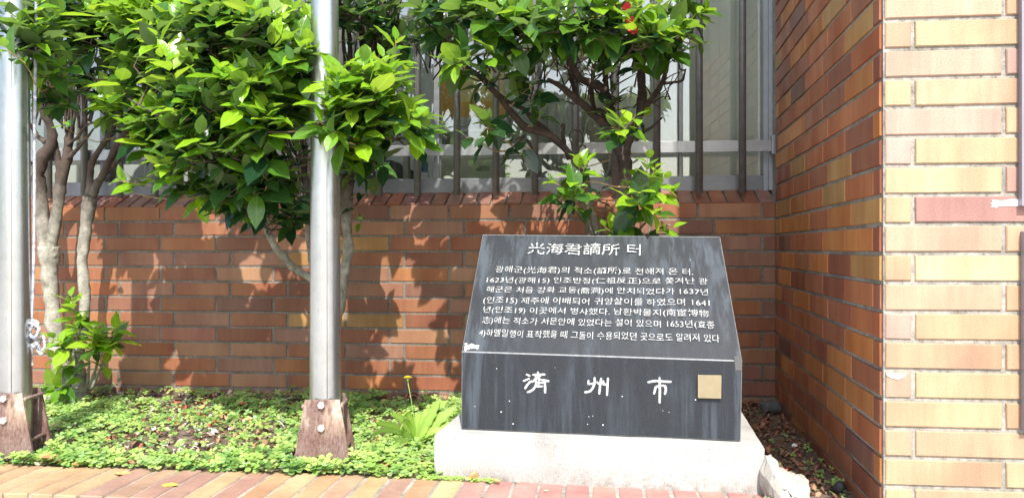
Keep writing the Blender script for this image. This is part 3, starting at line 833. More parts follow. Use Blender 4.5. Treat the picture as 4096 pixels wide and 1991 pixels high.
def flagpole():
    root = empty('flagpole', (0,0,0))
    q = MB(); q.tube([(0,0,z) for z in (-.02,.20,.5,.9,1.4,2.0,3.2,4.6)], [.0468,.0462,.0445,.0425,.0398,.037,.032,.027], 40); o = q.build('pole', M['pole'], root, True)
    q = MB(); q.tube([(.0135,-.0445,.205),(.0125,-.0405,.9),(.0110,-.0355,2.0)], .0012, 5); q.build('seam', M['pole'], root, True)
    for (yy_, s) in ((-.052, 1), (.052, 1)):
        q = MB(); t = .0045
        prof = [(-.086,0),(.086,0),(.051,.202),(-.049,.202)]
        q.v = [(x, yy_-t, z) for x, z in prof] + [(x, yy_+t, z) for x, z in prof]
        q.f = [(0,1,2,3),(7,6,5,4),(0,4,5,1),(1,5,6,2),(2,6,7,3),(3,7,4,0)]
        q.build('clamp_plate', M['rust'], root, bevel=.0012)
    q = MB(); q.box((-.085,-.05,-.012),(.085,.05,.006)); q.build('foot_plate', M['rust'], root)
    for x in (-.001,):
        for z in (.188, .122):
            q = MB(); q.tube([(x,-.0565,z),(x,-.066,z)], .0105, 6); q.build('bolt', M['bolt'], root, bevel=.0012)
    for (x, z) in ((.054,.182),(.063,.055),(-.054,.182),(-.063,.055)):
        q = MB(); pts = [(x, -.052+i*.104/28, z) for i in range(29)]
        q.tube(pts, [.0068 if i % 2 else .0058 for i in range(29)], 10); q.build('threaded_rod', M['rust'], root, True)
    q = MB(); q.tube([(0,-.078,-.004),(0,-.078,.014)], .0105, 6); q.tube([(0,-.078,.012),(0,-.078,.026)], .0055, 8); q.build('anchor_nut', M['bolt'], root)
    return root
pz = ZG - .004
fp1 = flagpole()
xm = at(1299, 1500, -1.06).x; xl_ = at(56, 1500, -1.06).x
fp1.location = (xm, -1.055, pz); fp1.rotation_euler = (0,0,R(9))
tag(fp1, 'steel flagpole in a rusty clamp base in front of the middle tree', 'flagpole', 'flagpoles in the planter')
fp2 = fp1.copy(); col.objects.link(fp2); fp2.location = (xl_, -1.055, pz)
for ch in list(fp1.children):
    c_ = ch.copy(); col.objects.link(c_); c_.parent = fp2
fp2['label'] = 'steel flagpole in a rusty clamp base at the far left beside the rope'

# rope with its knot
def rope_material():
    m, nt, b = mat('rope'); g = N(nt, 'NewGeometry')
    n = noise_n(nt, 60, 4, .6, g.outputs['Position'])
    c = ramp(nt, n.outputs['Fac'], [(.35,(.20,.23,.30)),(.6,(.50,.51,.53))]); L(nt, c.outputs['Color'], b.inputs['Base Color'])
    b.inputs['Roughness'].default_value = .8; return m
M['rope'] = rope_material()
def rope(q, pts, r=.0048, turns=60):
    pts = [Vector(p) for p in spline(pts, 6)]
    # resample
    out = []; acc = 0; step = .0028
    for a, b in zip(pts[:-1], pts[1:]):
        n = max(1, int((b-a).length/step))
        for k in range(n): out.append(a.lerp(b, k/n))
    out.append(pts[-1])
    for s in range(3):
        path = []; prev = None
        for i, p in enumerate(out):
            d = (out[min(i+1,len(out)-1)]-out[max(i-1,0)]).normalized()
            a = d.orthogonal().normalized() if prev is None else (prev - d*prev.dot(d)).normalized()
            prev = a; b = d.cross(a); t = i*step/.022*2*math.pi + s*2*math.pi/3
            path.append(p + a*math.cos(t)*r*.5 + b*math.sin(t)*r*.5)
        q.tube(path, r*.58, 5)
YR = -1.035
rp = empty('rope', at(132, 1400, YR)); tag(rp, 'pale braided rope hanging down beside the left flagpole with a knotted end', 'rope')
ro = -Vector(rp.location)
q = MB(); rope(q, [at(x,y,YR)+ro for x,y in ((146,-300),(145,0),(141,300),(138,600),(137,900),(132,1150),(126,1280))], .0048); q.build('line', M['rope'], rp, True)
q = MB()
rk = random.Random(2)
rope(q, [at(x,y,YR+d)+ro for x,y,d in ((126,1280,0),(150,1290,-.01),(150,1330,.01),(122,1345,.0),(118,1310,-.012),(140,1300,.012),(152,1345,-.008),(125,1365,.01),(140,1385,-.01),(160,1360,.008),(150,1395,0),(168,1418,0))], .0052)
rope(q, [at(x,y,YR+d)+ro for x,y,d in ((150,1345,-.01),(172,1345,0),(180,1385,.006),(162,1400,.0),(145,1370,-.01),(128,1400,0),(124,1440,0),(128,1462,0))], .0050)
rope(q, [at(x,y,YR+d)+ro for x,y,d in ((120,1290,-.014),(156,1310,-.016),(138,1350,-.018),(118,1330,-.01),(132,1300,-.016))], .0052)
q.build('knot', M['rope'], rp, True)

# ------------------------------------------------------------------ foliage
def leaf_material():
    m, nt, b = mat('camellia_leaf'); out = nt.nodes['Material Output']
    at_ = N(nt, 'Attribute', attribute_name='tint'); uv = N(nt, 'Attribute', attribute_name='leafuv')
    sp = N(nt, 'SeparateXYZ'); L(nt, uv.outputs['Vector'], sp.inputs[0])        # x along the leaf, y across (-1..1)
    ab = N(nt, 'Math', operation='ABSOLUTE'); L(nt, sp.outputs['Y'], ab.inputs[0])
    mid = ramp(nt, ab.outputs[0], [(0.02, 1.0), (.10, 0.0)])
    # side veins: slanting lines
    a1 = N(nt, 'Math', operation='MULTIPLY_ADD'); L(nt, ab.outputs[0], a1.inputs[0]); a1.inputs[1].default_value = -.28; L(nt, sp.outputs['X'], a1.inputs[2])
    sn_ = N(nt, 'Math', operation='MULTIPLY'); L(nt, a1.outputs[0], sn_.inputs[0]); sn_.inputs[1].default_value = 44
    si = N(nt, 'Math', operation='SINE'); L(nt, sn_.outputs[0], si.inputs[0])
    vr = ramp(nt, si.outputs[0], [(.80, 0.0), (1.0, .45)])
    mx = N(nt, 'Math', operation='MAXIMUM'); L(nt, mid.outputs['Color'], mx.inputs[0]); L(nt, vr.outputs['Color'], mx.inputs[1])
    g = N(nt, 'NewGeometry'); n = noise_n(nt, 45, 4, .6, g.outputs['Position'])
    nr = ramp(nt, n.outputs['Fac'], [(.3,.80),(.65,1.1)])
    c0 = mix(nt, .9, at_.outputs['Color'], nr.outputs['Color'], 'MULTIPLY')
    hs = N(nt, 'HueSaturation'); hs.inputs['Value'].default_value = 1.55; hs.inputs['Saturation'].default_value = .85; L(nt, at_.outputs['Color'], hs.inputs['Color'])
    f = N(nt, 'Math', operation='MULTIPLY'); L(nt, mx.outputs[0], f.inputs[0]); f.inputs[1].default_value = .6
    c = mix(nt, f.outputs[0], c0, hs.outputs['Color'])
    # underside paler and duller
    back = mix(nt, .45, c, (.15,.22,.07))
    bf = N(nt, 'Math', operation='MULTIPLY'); L(nt, g.outputs['Backfacing'], bf.inputs[0]); bf.inputs[1].default_value = 1.0
    cc = mix(nt, bf.outputs[0], c, back)
    L(nt, cc, b.inputs['Base Color'])
    rg = N(nt, 'MapRange'); L(nt, g.outputs['Backfacing'], rg.inputs['Value']); rg.inputs['To Min'].default_value = .20; rg.inputs['To Max'].default_value = .6
    L(nt, rg.outputs[0], b.inputs['Roughness']); b.inputs['Specular IOR Level'].default_value = .55
    tr = N(nt, 'BsdfTranslucent'); ht = N(nt, 'HueSaturation'); ht.inputs['Saturation'].default_value = 1.1; ht.inputs['Value'].default_value = 2.1; ht.inputs['Hue'].default_value = .485
    L(nt, cc, ht.inputs['Color']); L(nt, ht.outputs['Color'], tr.inputs['Color'])
    ms = N(nt, 'MixShader'); ms.inputs[0].default_value = .38
    L(nt, b.outputs[0], ms.inputs[1]); L(nt, tr.outputs[0], ms.inputs[2]); L(nt, ms.outputs[0], out.inputs['Surface'])
    inv_ = N(nt, 'Math', operation='MULTIPLY'); L(nt, mx.outputs[0], inv_.inputs[0]); inv_.inputs[1].default_value = -1
    bump(nt, inv_.outputs[0], .35, .0008, b)
    return m
M['leaf'] = leaf_material()
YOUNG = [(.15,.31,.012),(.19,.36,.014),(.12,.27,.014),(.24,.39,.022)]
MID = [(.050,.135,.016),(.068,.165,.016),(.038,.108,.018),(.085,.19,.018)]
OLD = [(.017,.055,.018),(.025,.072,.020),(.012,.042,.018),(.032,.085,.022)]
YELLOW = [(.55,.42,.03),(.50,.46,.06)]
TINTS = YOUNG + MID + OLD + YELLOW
def leaf_shape(seed):
    r = random.Random(seed)
    T_ = [0, .10, .28, .48, .68, .85, 1.0]; W_ = [0, .16, .27, .295, .235, .115, 0]
    curl = r.uniform(.05, .30); fold = r.uniform(.10, .45); tw = r.uniform(-.12, .12); side = r.uniform(-.08, .08); wav = r.uniform(.0, .025)
    ws = r.uniform(.85, 1.1)
    vs, uv = [], []
    for i, (t, w) in enumerate(zip(T_, W_)):
        w *= ws
        zc = -curl*t*t + .10*t; yc = side*t*t
        cols = [0] if w == 0 else [-1, 0, 1]
        for s in cols:
            vs.append((t, yc + s*w*math.cos(fold), zc + abs(s)*w*math.sin(fold)*.8 + s*tw*w*t + (wav if i % 2 else -wav)*abs(s)))
            uv.append((t, float(s), 0))
    fs = [(0,2,1),(0,3,2)]
    for i in range(4):
        a = 1+3*i
        fs += [(a, a+1, a+4, a+3), (a+1, a+2, a+5, a+4)]
    fs += [(13,14,16),(14,15,16)]
    # orientation: make faces look up
    fs = [f[::-1] for f in fs]
    n0 = (Vector(vs[fs[4][1]])-Vector(vs[fs[4][0]])).cross(Vector(vs[fs[4][2]])-Vector(vs[fs[4][1]]))
    if n0.z < 0: fs = [f[::-1] for f in fs]
    return np.array(vs), fs, np.array(uv)
SHAPES = [leaf_shape(i+1) for i in range(7)]
NFV = len(SHAPES[0][0])
def set_attrs(me, tint, uv):
    a = me.attributes.new('tint', 'FLOAT_COLOR', 'POINT'); a.data.foreach_set('color', np.ascontiguousarray(tint, np.float32).ravel())
    b = me.attributes.new('leafuv', 'FLOAT_VECTOR', 'POINT'); b.data.foreach_set('vector', np.ascontiguousarray(uv, np.float32).ravel())
_leafmesh = {}
def leaf_mesh(si, ti):
    if (si, ti) in _leafmesh: return _leafmesh[(si, ti)]
    v, f, uv = SHAPES[si]; me = pydata('leaf', v, f, True)
    c = TINTS[ti]; set_attrs(me, np.tile(np.array([*c, 1.0]), (len(v), 1)), uv); me.materials.append(M['leaf'])
    _leafmesh[(si, ti)] = me; return me
def frame(d, up):
    d = d.normalized(); n = up - d*up.dot(d)
    if n.length < 1e-4: n = d.orthogonal()
    n.normalize(); return d, n.cross(d), n
class Foliage:
    def __init__(s): s.L = []
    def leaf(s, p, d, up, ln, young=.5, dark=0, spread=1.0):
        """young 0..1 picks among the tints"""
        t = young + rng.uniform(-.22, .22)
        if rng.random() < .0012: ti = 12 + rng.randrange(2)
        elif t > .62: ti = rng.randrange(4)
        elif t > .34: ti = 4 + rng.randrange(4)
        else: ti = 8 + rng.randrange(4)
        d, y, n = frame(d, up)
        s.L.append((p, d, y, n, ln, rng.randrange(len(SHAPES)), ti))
    def shoot(s, tip, axis, n=7, size=.065, young=.6, ln=.075):
        axis = axis.normalized(); a0 = axis.orthogonal().normalized(); b0 = axis.cross(a0)
        ph = rng.uniform(0, 6.28)
        for i in range(n):
            f = i/(n-1) if n > 1 else 1
            ph += 2.4 + rng.uniform(-.35, .35)
            rad = a0*math.cos(ph) + b0*math.sin(ph)
            el = R(88 - 46*f + rng.uniform(-16, 14))
            d = axis*math.cos(el) + rad*math.sin(el)
            d += Vector((0, 0, rng.uniform(-.30, .10)))
            p = tip - axis*(ln*(1-f)) + rad*.003
            sz = size*(.66 + .56*math.sin(math.pi*min(1, .25+f*.75)))*rng.uniform(.62, 1.25)
            up = Vector((rng.gauss(0,.28), -.30+rng.gauss(0,.28), 1.0)) + axis*.3
            s.leaf(p, d, up, sz, young*(.55+.6*f))
    def emit(s, tree, limit=300):
        o = -Vector(tree.location); Ls = s.L; n = len(Ls)
        # how large does each leaf show from the photograph's viewpoint? front-to-back over a coarse grid
        GW, GH = 341, 166; occ = np.zeros((GH, GW), bool)
        info = []
        for i, (p, d, y, nn, ln, si, ti) in enumerate(Ls):
            c = p + d*(ln*.5); v = c - CAM; z = v.dot(FW)
            if z < .2: info.append((9e9, i, 0, 0, 0, 0)); continue
            px = (2048 + FPX*v.dot(RT)/z)/12; py = (995.5 - FPX*v.dot(UP)/z)/12
            area = abs(nn.dot(v.normalized()))*.32*ln*ln*(FPX/z/12)**2
            info.append((z, i, px, py, area, z))
        score = np.zeros(n)
        for z, i, px, py, area, _ in sorted(info):
            if not (-2 < px < GW+2 and -2 < py < GH+2) or area <= 0: continue
            r = max(.7, math.sqrt(area/3.14)); x0, x1 = int(max(0, px-r)), int(min(GW-1, px+r)); y0, y1 = int(max(0, py-r)), int(min(GH-1, py+r))
            if x1 < x0 or y1 < y0: continue
            sub = occ[y0:y1+1, x0:x1+1]; free = 1 - sub.mean(); score[i] = free*area*(sub.size/ (4*r*r+1e-6) if False else 1)
            if area > .8: sub[:] = True
        order = np.argsort(-score)
        single = set(int(k) for k in order[:limit] if score[k] > 0)
        vv, ff, tt, uu = [], [], [], []
        b = 0
        for i, (p, d, y, nn, ln, si, ti) in enumerate(Ls):
            p = p + o
            if i in single:
                ob = bpy.data.objects.new('leaf', leaf_mesh(si, ti)); col.objects.link(ob); ob.parent = tree
                ob.matrix_local = Matrix(((d.x*ln,y.x*ln,nn.x*ln,p.x),(d.y*ln,y.y*ln,nn.y*ln,p.y),(d.z*ln,y.z*ln,nn.z*ln,p.z),(0,0,0,1)))
                continue
            v, f, uv = SHAPES[si]
            Mx = np.array([[d.x,d.y,d.z],[y.x,y.y,y.z],[nn.x,nn.y,nn.z]])*ln
            vv.append(v @ Mx + np.array(p)); uu.append(uv); c = TINTS[ti]; k = rng.uniform(.85, 1.15)
            tt.append(np.tile(np.array([c[0]*k, c[1]*k, c[2]*k, 1.0]), (len(v), 1)))
            ff += [tuple(q_+b for q_ in q__) for q__ in f]; b += len(v)
        if vv:
            me = bpy.data.meshes.new('foliage'); me.from_pydata(np.concatenate(vv).tolist(), [], ff)
            me.polygons.foreach_set('use_smooth', [True]*len(ff)); set_attrs(me, np.concatenate(tt), np.concatenate(uu))
            me.materials.append(M['leaf']); me.update()
            ob = link('foliage', me, None, tree); ob['kind'] = 'stuff'

def bark_material():
    m, nt, b = mat('camellia_bark'); g = N(nt, 'NewGeometry'); P = g.outputs['Position']
    n = noise_n(nt, 24, 6, .65, P); n2 = noise_n(nt, 200, 4, .7, mapping(nt, P, (.5,.5,1.4))); n3 = noise_n(nt, 60, 3, .6, mapping(nt, P, (.6,.6,2.2)))
    # pale grey lichen bark low down, brown bare wood in the crown
    sx = N(nt, 'SeparateXYZ'); L(nt, P, sx.inputs[0])
    mr = N(nt, 'MapRange'); mr.inputs['From Min'].default_value = -.18; mr.inputs['From Max'].default_value = .12; L(nt, sx.outputs['Z'], mr.inputs['Value'])
    grey = ramp(nt, n.outputs['Fac'], [(.32,(.17,.155,.13)),(.5,(.31,.295,.25)),(.68,(.46,.44,.38))])
    brown = ramp(nt, n.outputs['Fac'], [(.3,(.035,.025,.021)),(.6,(.085,.060,.047)),(.8,(.14,.105,.085))])
    c = mix(nt, mr.outputs[0], grey.outputs['Color'], brown.outputs['Color'])
    f2 = ramp(nt, n2.outputs['Fac'], [(.3,.6),(.55,1.08)]); c = mix(nt, .9, c, f2.outputs['Color'], 'MULTIPLY')
    f3 = ramp(nt, n3.outputs['Fac'], [(.30,.5),(.42,1.0)]); c = mix(nt, .6, c, f3.outputs['Color'], 'MULTIPLY')
    L(nt, c, b.inputs['Base Color']); b.inputs['Roughness'].default_value = .9
    bump(nt, n2.outputs['Fac'], .8, .004, b); return m
M['bark'] = bark_material()
M['twig'] = plain('twig_bark', (.075,.048,.038), .8, nscale=60, namp=.4)
M['green_twig'] = plain('young_twig', (.34,.24,.10), .6, nscale=60, namp=.3)

class Tree:
    def __init__(s, label, base):
        s.root = empty('camellia_tree', base); tag(s.root, label, 'tree'); s.o = -Vector(base); s.F = Foliage(); s.nodes = []
        s.tw = MB(); s.gt = MB()
    def limb(s, pts, name='branch', n=10):
        """pts: (px, py, depth, radius in source px)"""
        P = []
        for (px, py, y, r) in pts:
            w = at(px, py, y); z = (w-CAM).dot(FW); P.append((w.x, w.y, w.z, r*1.1*z/FPX))
        S_ = spline(P, 5); q = MB()
        pp = [Vector(a[:3]) for a in S_]; rad = [max(.0012, a[3]) for a in S_]
        pp2 = [p + Vector((noise.noise(p*14), noise.noise(p*14+Vector((3,1,0))), noise.noise(p*14+Vector((0,4,2)))))*(.006 if r > .006 else .003) + s.o for p, r in zip(pp, rad)]
        rad = [r*(1+.22*noise.noise(p*40)) for p, r in zip(pp, rad)]
        q.tube(pp2, rad, n, wob=.25); q.build(name, M['bark'], s.root, True)
        for p, r in zip(pp, rad):
            s.nodes.append((p, r))
    def twig_to(s, tip, r0=.0022, green=False):
        # grow from the closest limb point that lies lower / inside
        best = min(s.nodes, key=lambda a: (a[0]-tip).length + (.25 if a[0].z > tip.z else 0) + rng.uniform(0, .06))
        a = best[0]; d = tip-a
        if d.length > .75: a = tip - d.normalized()*.5
        k = 4; pts = []
        for i in range(k+1):
            t = i/k; sag = math.sin(t*math.pi)*d.length*.12
            w = Vector((rng.gauss(0,1), rng.gauss(0,1), rng.gauss(0,1)))*(.012*d.length*4*math.sin(t*math.pi))
            pts.append(a.lerp(tip, t) + Vector((0,0,-sag*.5)) + w)
        q = s.gt if green else s.tw
        q.tube([p+s.o for p in pts], [r0*(1.6-1.0*i/k) for i in range(k+1)], 4, caps=False)
        if d.length < .75:
            for i in (2, 3): s.nodes.append((pts[i], .002))
        return (pts[-1]-pts[-2]).normalized()
    def lobe(s, cx, cy, Y, rx, ry, ryd, n, young=.55, size=.066, inner=.5, bias=-.22, dens=.9, droop=0.0):
        n = int(n*.66*dens); size *= 1.20
        """cx, cy, rx, ry in 2576-px coordinates; ryd = half depth in metres"""
        c = atd(cx, cy, Y); z = (c-CAM).dot(FW); k = 1.59006*z/FPX; a, b = rx*k, ry*k
        for _ in range(n):
            while True:
                v = Vector((rng.gauss(0,1), rng.gauss(0,1), rng.gauss(0,1))).normalized()
                if rng.random() < .5 + .5*(-v.y*.6 + v.z*.35): break
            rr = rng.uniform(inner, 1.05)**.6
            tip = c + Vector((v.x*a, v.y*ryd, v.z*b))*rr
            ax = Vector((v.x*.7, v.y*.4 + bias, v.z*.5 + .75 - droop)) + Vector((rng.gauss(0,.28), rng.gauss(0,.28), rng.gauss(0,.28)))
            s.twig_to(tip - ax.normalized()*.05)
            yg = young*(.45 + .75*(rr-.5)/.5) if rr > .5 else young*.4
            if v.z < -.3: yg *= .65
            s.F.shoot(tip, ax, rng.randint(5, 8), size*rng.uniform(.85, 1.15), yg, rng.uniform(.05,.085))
    def hero(s, px, py, Y, ax, n=6, size=.06, young=.8, ln=.07, green=True):
        tip = at(px, py, Y); a = Vector(ax).normalized(); size *= 1.12; n += 1
        s.twig_to(tip - a*ln*.9, .0020, green)
        s.gt.tube([tip - a*ln + s.o, tip + s.o], [.0016, .0010], 4, caps=False)
        s.F.shoot(tip, a, n, size, young, ln)
    def finish(s, limit=300):
        if s.tw.v:
            o = s.tw.build('twigs', M['twig'], s.root, True); o['kind'] = 'stuff'
        if s.gt.v:
            o = s.gt.build('young_twigs', M['green_twig'], s.root, True); o['kind'] = 'stuff'
        s.F.emit(s.root, limit)

# ---- left tree
t1 = Tree('camellia tree with pale forked trunks and leafy basal shoots at the left', at(285, 1600, -.20))
Y = -.20
t1.limb([(262,1640,Y,62),(258,1575,Y,52),(245,1500,Y,33),(236,1440,Y,28),(221,1313,Y,27),(204,1174,Y,26),(196,1062,Y,30),(196,985,Y,36)], 'trunk', 18)
t1.limb([(190,1010,Y,24),(170,900,Y,26),(160,800,Y,25),(153,700,Y-.01,22),(172,630,Y-.02,22),(206,568,Y-.03,18),(199,496,Y-.05,14),(165,430,Y-.08,11),(140,300,Y-.12,8),(150,150,Y-.2,6)], 'branch', 12)
t1.limb([(200,1000,Y,22),(222,905,Y,20),(233,810,Y,20),(245,735,Y,20),(266,640,Y,18),(278,560,Y,15),(282,470,Y-.02,12),(270,350,Y-.05,9),(300,180,Y-.1,7)], 'branch', 12)
t1.limb([(240,735,Y,14),(235,650,Y,12),(215,560,Y-.02,9),(190,480,Y-.04,8),(205,350,Y-.07,6),(230,200,Y-.1,5)], 'branch')
t1.limb([(262,640,Y,9),(300,605,Y-.03,7),(340,560,Y-.06,5),(375,515,Y-.1,3.5)], 'branch')
t1.limb([(255,600,Y,8),(300,560,Y-.02,6),(330,520,Y-.05,5),(365,492,Y-.08,4),(410,488,Y-.1,3)], 'branch')
t1.limb([(180,570,Y,9),(130,520,Y+.02,7),(90,440,Y,5)], 'branch')
t1.limb([(300,1645,Y-.01,50),(318,1575,Y-.01,34),(320,1480,Y,20),(313,1425,Y,19),(333,1313,Y,18),(341,1185,Y,19),(332,1062,Y,18),(338,961,Y,19),(352,860,Y,22),(362,790,Y,25)], 'trunk', 14)
t1.limb([(362,800,Y,18),(360,712,Y,12),(371,649,Y,11),(404,592,Y-.02,10),(446,520,Y-.05,9),(470,440,Y-.1,8),(500,330,Y-.15,6)], 'branch')
t1.limb([(365,790,Y,18),(395,725,Y,14),(417,690,Y-.02,13),(460,601,Y-.04,12),(500,530,Y-.08,10),(540,440,Y-.15,8),(590,330,Y-.2,7),(620,200,Y-.25,5)], 'branch')
t1.limb([(420,690,Y,10),(470,640,Y-.03,10),(500,560,Y-.06,9),(560,470,Y-.1,7)], 'branch')
for i in range(34):
    x0 = 120+rng.uniform(0,250); t1.limb([(x0,rng.uniform(420,560),Y-.03,4),(x0+rng.uniform(-30,40),330,Y-.08,3.2),(x0+rng.uniform(-60,70),180,Y-.12,2.6),(x0+rng.uniform(-90,90),20,Y-.18,2)], 'branch', 6)
for (x0,y0,x1,y1) in [(300,1500,285,1350),(300,1480,330,1400),(345,1560,350,1400),(355,1555,395,1400),(360,1560,440,1370),(250,1500,215,1440)]:
    t1.limb([(x0,y0,Y-.04,7),((x0+x1)/2+8,(y0+y1)/2,Y-.06,5),(x1,y1,Y-.08,4)], 'branch', 7)
# basal shoots
for (px, py, dy, ax, n, sz, yg) in [(285,1185,-.10,(0,-.2,1),5,.058,.75),(268,1230,-.1,(-.4,-.3,.8),4,.05,.6),(300,1300,-.12,(.1,-.4,.9),6,.055,.8),(195,1340,-.12,(-.7,-.3,.7),5,.05,.8),(240,1360,-.14,(-.2,-.5,.8),6,.055,.75),
        (380,1320,-.12,(.1,-.4,.9),7,.066,.85),(400,1360,-.10,(.6,-.4,.6),6,.062,.7),(475,1290,-.12,(.5,-.2,.9),5,.052,.9),(490,1360,-.1,(.8,-.3,.4),4,.055,.7),(350,1380,-.16,(-.1,-.7,.5),6,.064,.6),
        (215,1430,-.12,(-.6,-.5,.4),5,.05,.6),(180,1540,-.14,(-.5,-.6,.2),5,.055,.95),(235,1560,-.15,(.2,-.7,-.2),4,.062,.85),(430,1450,-.06,(.5,-.3,.3),3,.04,.5),(270,1450,-.12,(0,-.6,.5),5,.05,.5),(330,1270,-.1,(.3,-.2,.8),5,.05,.5)]:
    t1.hero(px, py, Y+dy-.05, ax, n+1, sz*1.15, min(1, yg+.2))
for a in [(80,80,-1.02,70,100,.10,32,.62),(190,55,-.55,110,90,.15,46,.55),(300,90,-.45,90,90,.15,36,.45),(120,205,-.85,60,60,.12,18,.6),(240,200,-.42,80,55,.12,16,.35),
          (60,-130,-.45,160,120,.18,40,.4),(280,-140,-.4,170,130,.18,40,.4)]:  # crown above the view, unseen, added to shade the wall and window
    t1.lobe(*a)
t1.hero(8*1.59,118*1.59,-1.22,(-.3,-.6,.4),4,.06,.7)
t1.hero(150*1.59,300*1.59,-.55,(.2,-.7,.3),3,.04,.95); t1.hero(95*1.59,195*1.59,-1.0,(.1,-.7,-.2),5,.075,.9); t1.hero(150*1.59,170*1.59,-.95,(.1,-.7,-.1),4,.07,.6)
t1.finish(290)

# ---- middle tree
t2 = Tree('camellia tree with the largest bright crown reaching round the middle flagpole', at(1318, 1600, -.34))
Y = -.34
t2.limb([(1322,1650,Y,34),(1325,1560,Y,28),(1330,1400,Y,22),(1345,1280,Y,18),(1362,1217,Y,17),(1376,1107,Y,19),(1394,997,Y,20),(1388,906,Y,17),(1391,796,Y,19),(1400,690,Y,17),(1420,560,Y-.02,15),(1440,420,Y-.03,13),(1470,250,Y-.05,11),(1500,60,Y-.1,9)], 'trunk', 16)
t2.limb([(1392,980,Y,13),(1378,890,Y,12),(1365,810,Y,10),(1372,700,Y-.02,9),(1365,560,Y-.05,9),(1380,400,Y-.08,8),(1400,250,Y-.1,7),(1390,60,Y-.14,6)], 'branch')
t2.limb([(1330,1330,Y,17),(1300,1180,Y,15),(1246,1112,Y-.03,14),(1180,1074,Y-.06,13),(1132,1026,Y-.1,13),(1089,968,Y-.13,13),(1065,911,Y-.16,13),(1044,862,Y-.2,11),(1010,800,Y-.26,10),(960,720,Y-.34,8),(880,620,Y-.42,7),(780,540,Y-.48,6)], 'branch', 12)
t2.limb([(1325,1250,Y+.05,11),(1262,1150,Y+.06,9),(1238,1000,Y+.04,9),(1232,880,Y,9),(1240,760,Y-.05,9),(1225,600,Y-.1,8),(1180,420,Y-.2,7),(1100,250,Y-.3,6)], 'branch')
t2.limb([(1046,868,Y-.2,9),(1060,760,Y-.28,7),(1090,650,Y-.36,6),(1100,520,Y-.45,5)], 'branch')
t2.limb([(1060,905,Y-.16,9),(1000,860,Y-.2,6),(930,830,Y-.25,5),(860,800,Y-.3,4)], 'branch')
t2.limb([(1400,700,Y,11),(1450,640,Y-.1,8),(1500,560,Y-.2,7),(1560,470,Y-.3,5)], 'branch')
t2.limb([(900,640,Y-.42,5),(740,560,Y-.55,4.5),(640,470,Y-.6,4),(560,420,Y-.62,3)], 'branch')
for i in range(44):     # dense bare reddish stems behind the right-hand pole
    x0 = 1375+rng.uniform(0,120); x1 = 1370+rng.uniform(0,210)
    t2.limb([(x0,rng.uniform(560,700),Y-.03+rng.uniform(-.05,.1),4.5),(x0*.6+x1*.4,400,Y-.05,4),(x1,200,Y-.08+rng.uniform(-.08,.1),3.5),(x1+rng.uniform(-40,60),-40,Y-.12,2.5)], 'branch', 6)
for i in range(18):
    x0 = 1120+rng.uniform(-150,110); t2.limb([(1225,rng.uniform(620,900),Y-.05,4),(x0*.5+612,rng.uniform(450,600),Y-.15,3.5),(x0,rng.uniform(100,400),Y-.3,2.5)], 'branch', 6)
for a in [(215,60,-.50,90,70,.12,22,.6),(285,80,-.58,90,85,.13,38,.8),(380,60,-.75,110,95,.15,50,.85),(490,110,-.92,120,90,.22,56,.6),(600,60,-.95,130,90,.22,60,.55),(700,90,-1.0,100,90,.2,50,.7),
          (760,150,-1.05,60,60,.15,24,.8),(400,200,-.72,100,80,.15,44,.8),(520,230,-1.0,130,90,.22,60,.75),(650,240,-1.02,110,90,.2,52,.8),(330,265,-.60,80,70,.12,28,.85),
          (430,320,-.78,110,70,.15,40,.7),(560,350,-.95,120,75,.2,46,.72),(690,330,-.98,90,80,.18,40,.8),(480,420,-.82,90,60,.16,24,.6),(600,450,-.85,110,60,.18,34,.5),
          (700,440,-.85,80,60,.16,22,.45),(660,510,-.78,80,50,.14,20,.35),(740,520,-.6,60,60,.12,14,.25),
          (880,260,-1.05,70,80,.16,26,.85),(960,230,-1.0,80,80,.18,34,.8),(900,330,-1.0,80,60,.16,26,.85),(1000,310,-.95,90,60,.16,32,.75),(870,200,-.9,50,60,.12,10,.7),
          (960,380,-.85,90,30,.12,14,.5),(900,420,-.5,60,40,.12,10,.2),
          (900,20,-.5,120,50,.2,22,.25),(1000,50,-.5,90,60,.2,22,.3),(880,70,-.3,90,60,.1,10,.2),
          (300,-150,-.4,200,120,.2,40,.5),(620,-150,-.65,200,120,.22,60,.5),(930,-150,-.45,140,120,.2,36,.4)]:  # unseen top of this crown, put there for its shadow on the wall
    t2.lobe(*a)
for (x, y, dy, ax, n, sz, yg) in [(300,455,-.85,(-.9,-.2,.15),3,.075,.95),(345,450,-.85,(.6,-.3,.6),4,.065,.6),(1075,290,-.9,(.8,-.3,.2),5,.062,.8),(995,100,-.95,(.1,-.2,1),6,.062,.9),(1030,170,-.95,(.7,-.3,.7),5,.06,.7),
       (655,435,-1.05,(0,-.9,.3),5,.072,.3),(640,490,-1.0,(-.2,-.9,-.2),5,.085,.2),(500,520,-.8,(-.3,-.4,-.8),4,.07,.75),(610,540,-.75,(0,-.4,-.9),4,.07,.5),(350,330,-.7,(-.6,-.5,.2),6,.06,.9),(250,215,-.62,(-.8,-.3,.3),6,.06,.9),
       (720,560,-.6,(.2,-.5,-.8),4,.07,.3),(880,440,-.4,(0,-.5,-.8),5,.07,.25),(905,560,-.38,(.3,-.4,-.6),3,.05,.35),(940,475,-.4,(.8,-.3,.1),2,.05,.45),(820,240,-1.18,(.3,-.6,.5),6,.06,.85),(800,300,-1.2,(0,-.8,.2),5,.062,.7),(845,330,-1.2,(.4,-.7,0),5,.065,.6)]:
    t2.hero(x*1.59, y*1.59, dy, ax, n, sz, yg)
t2.finish(300)

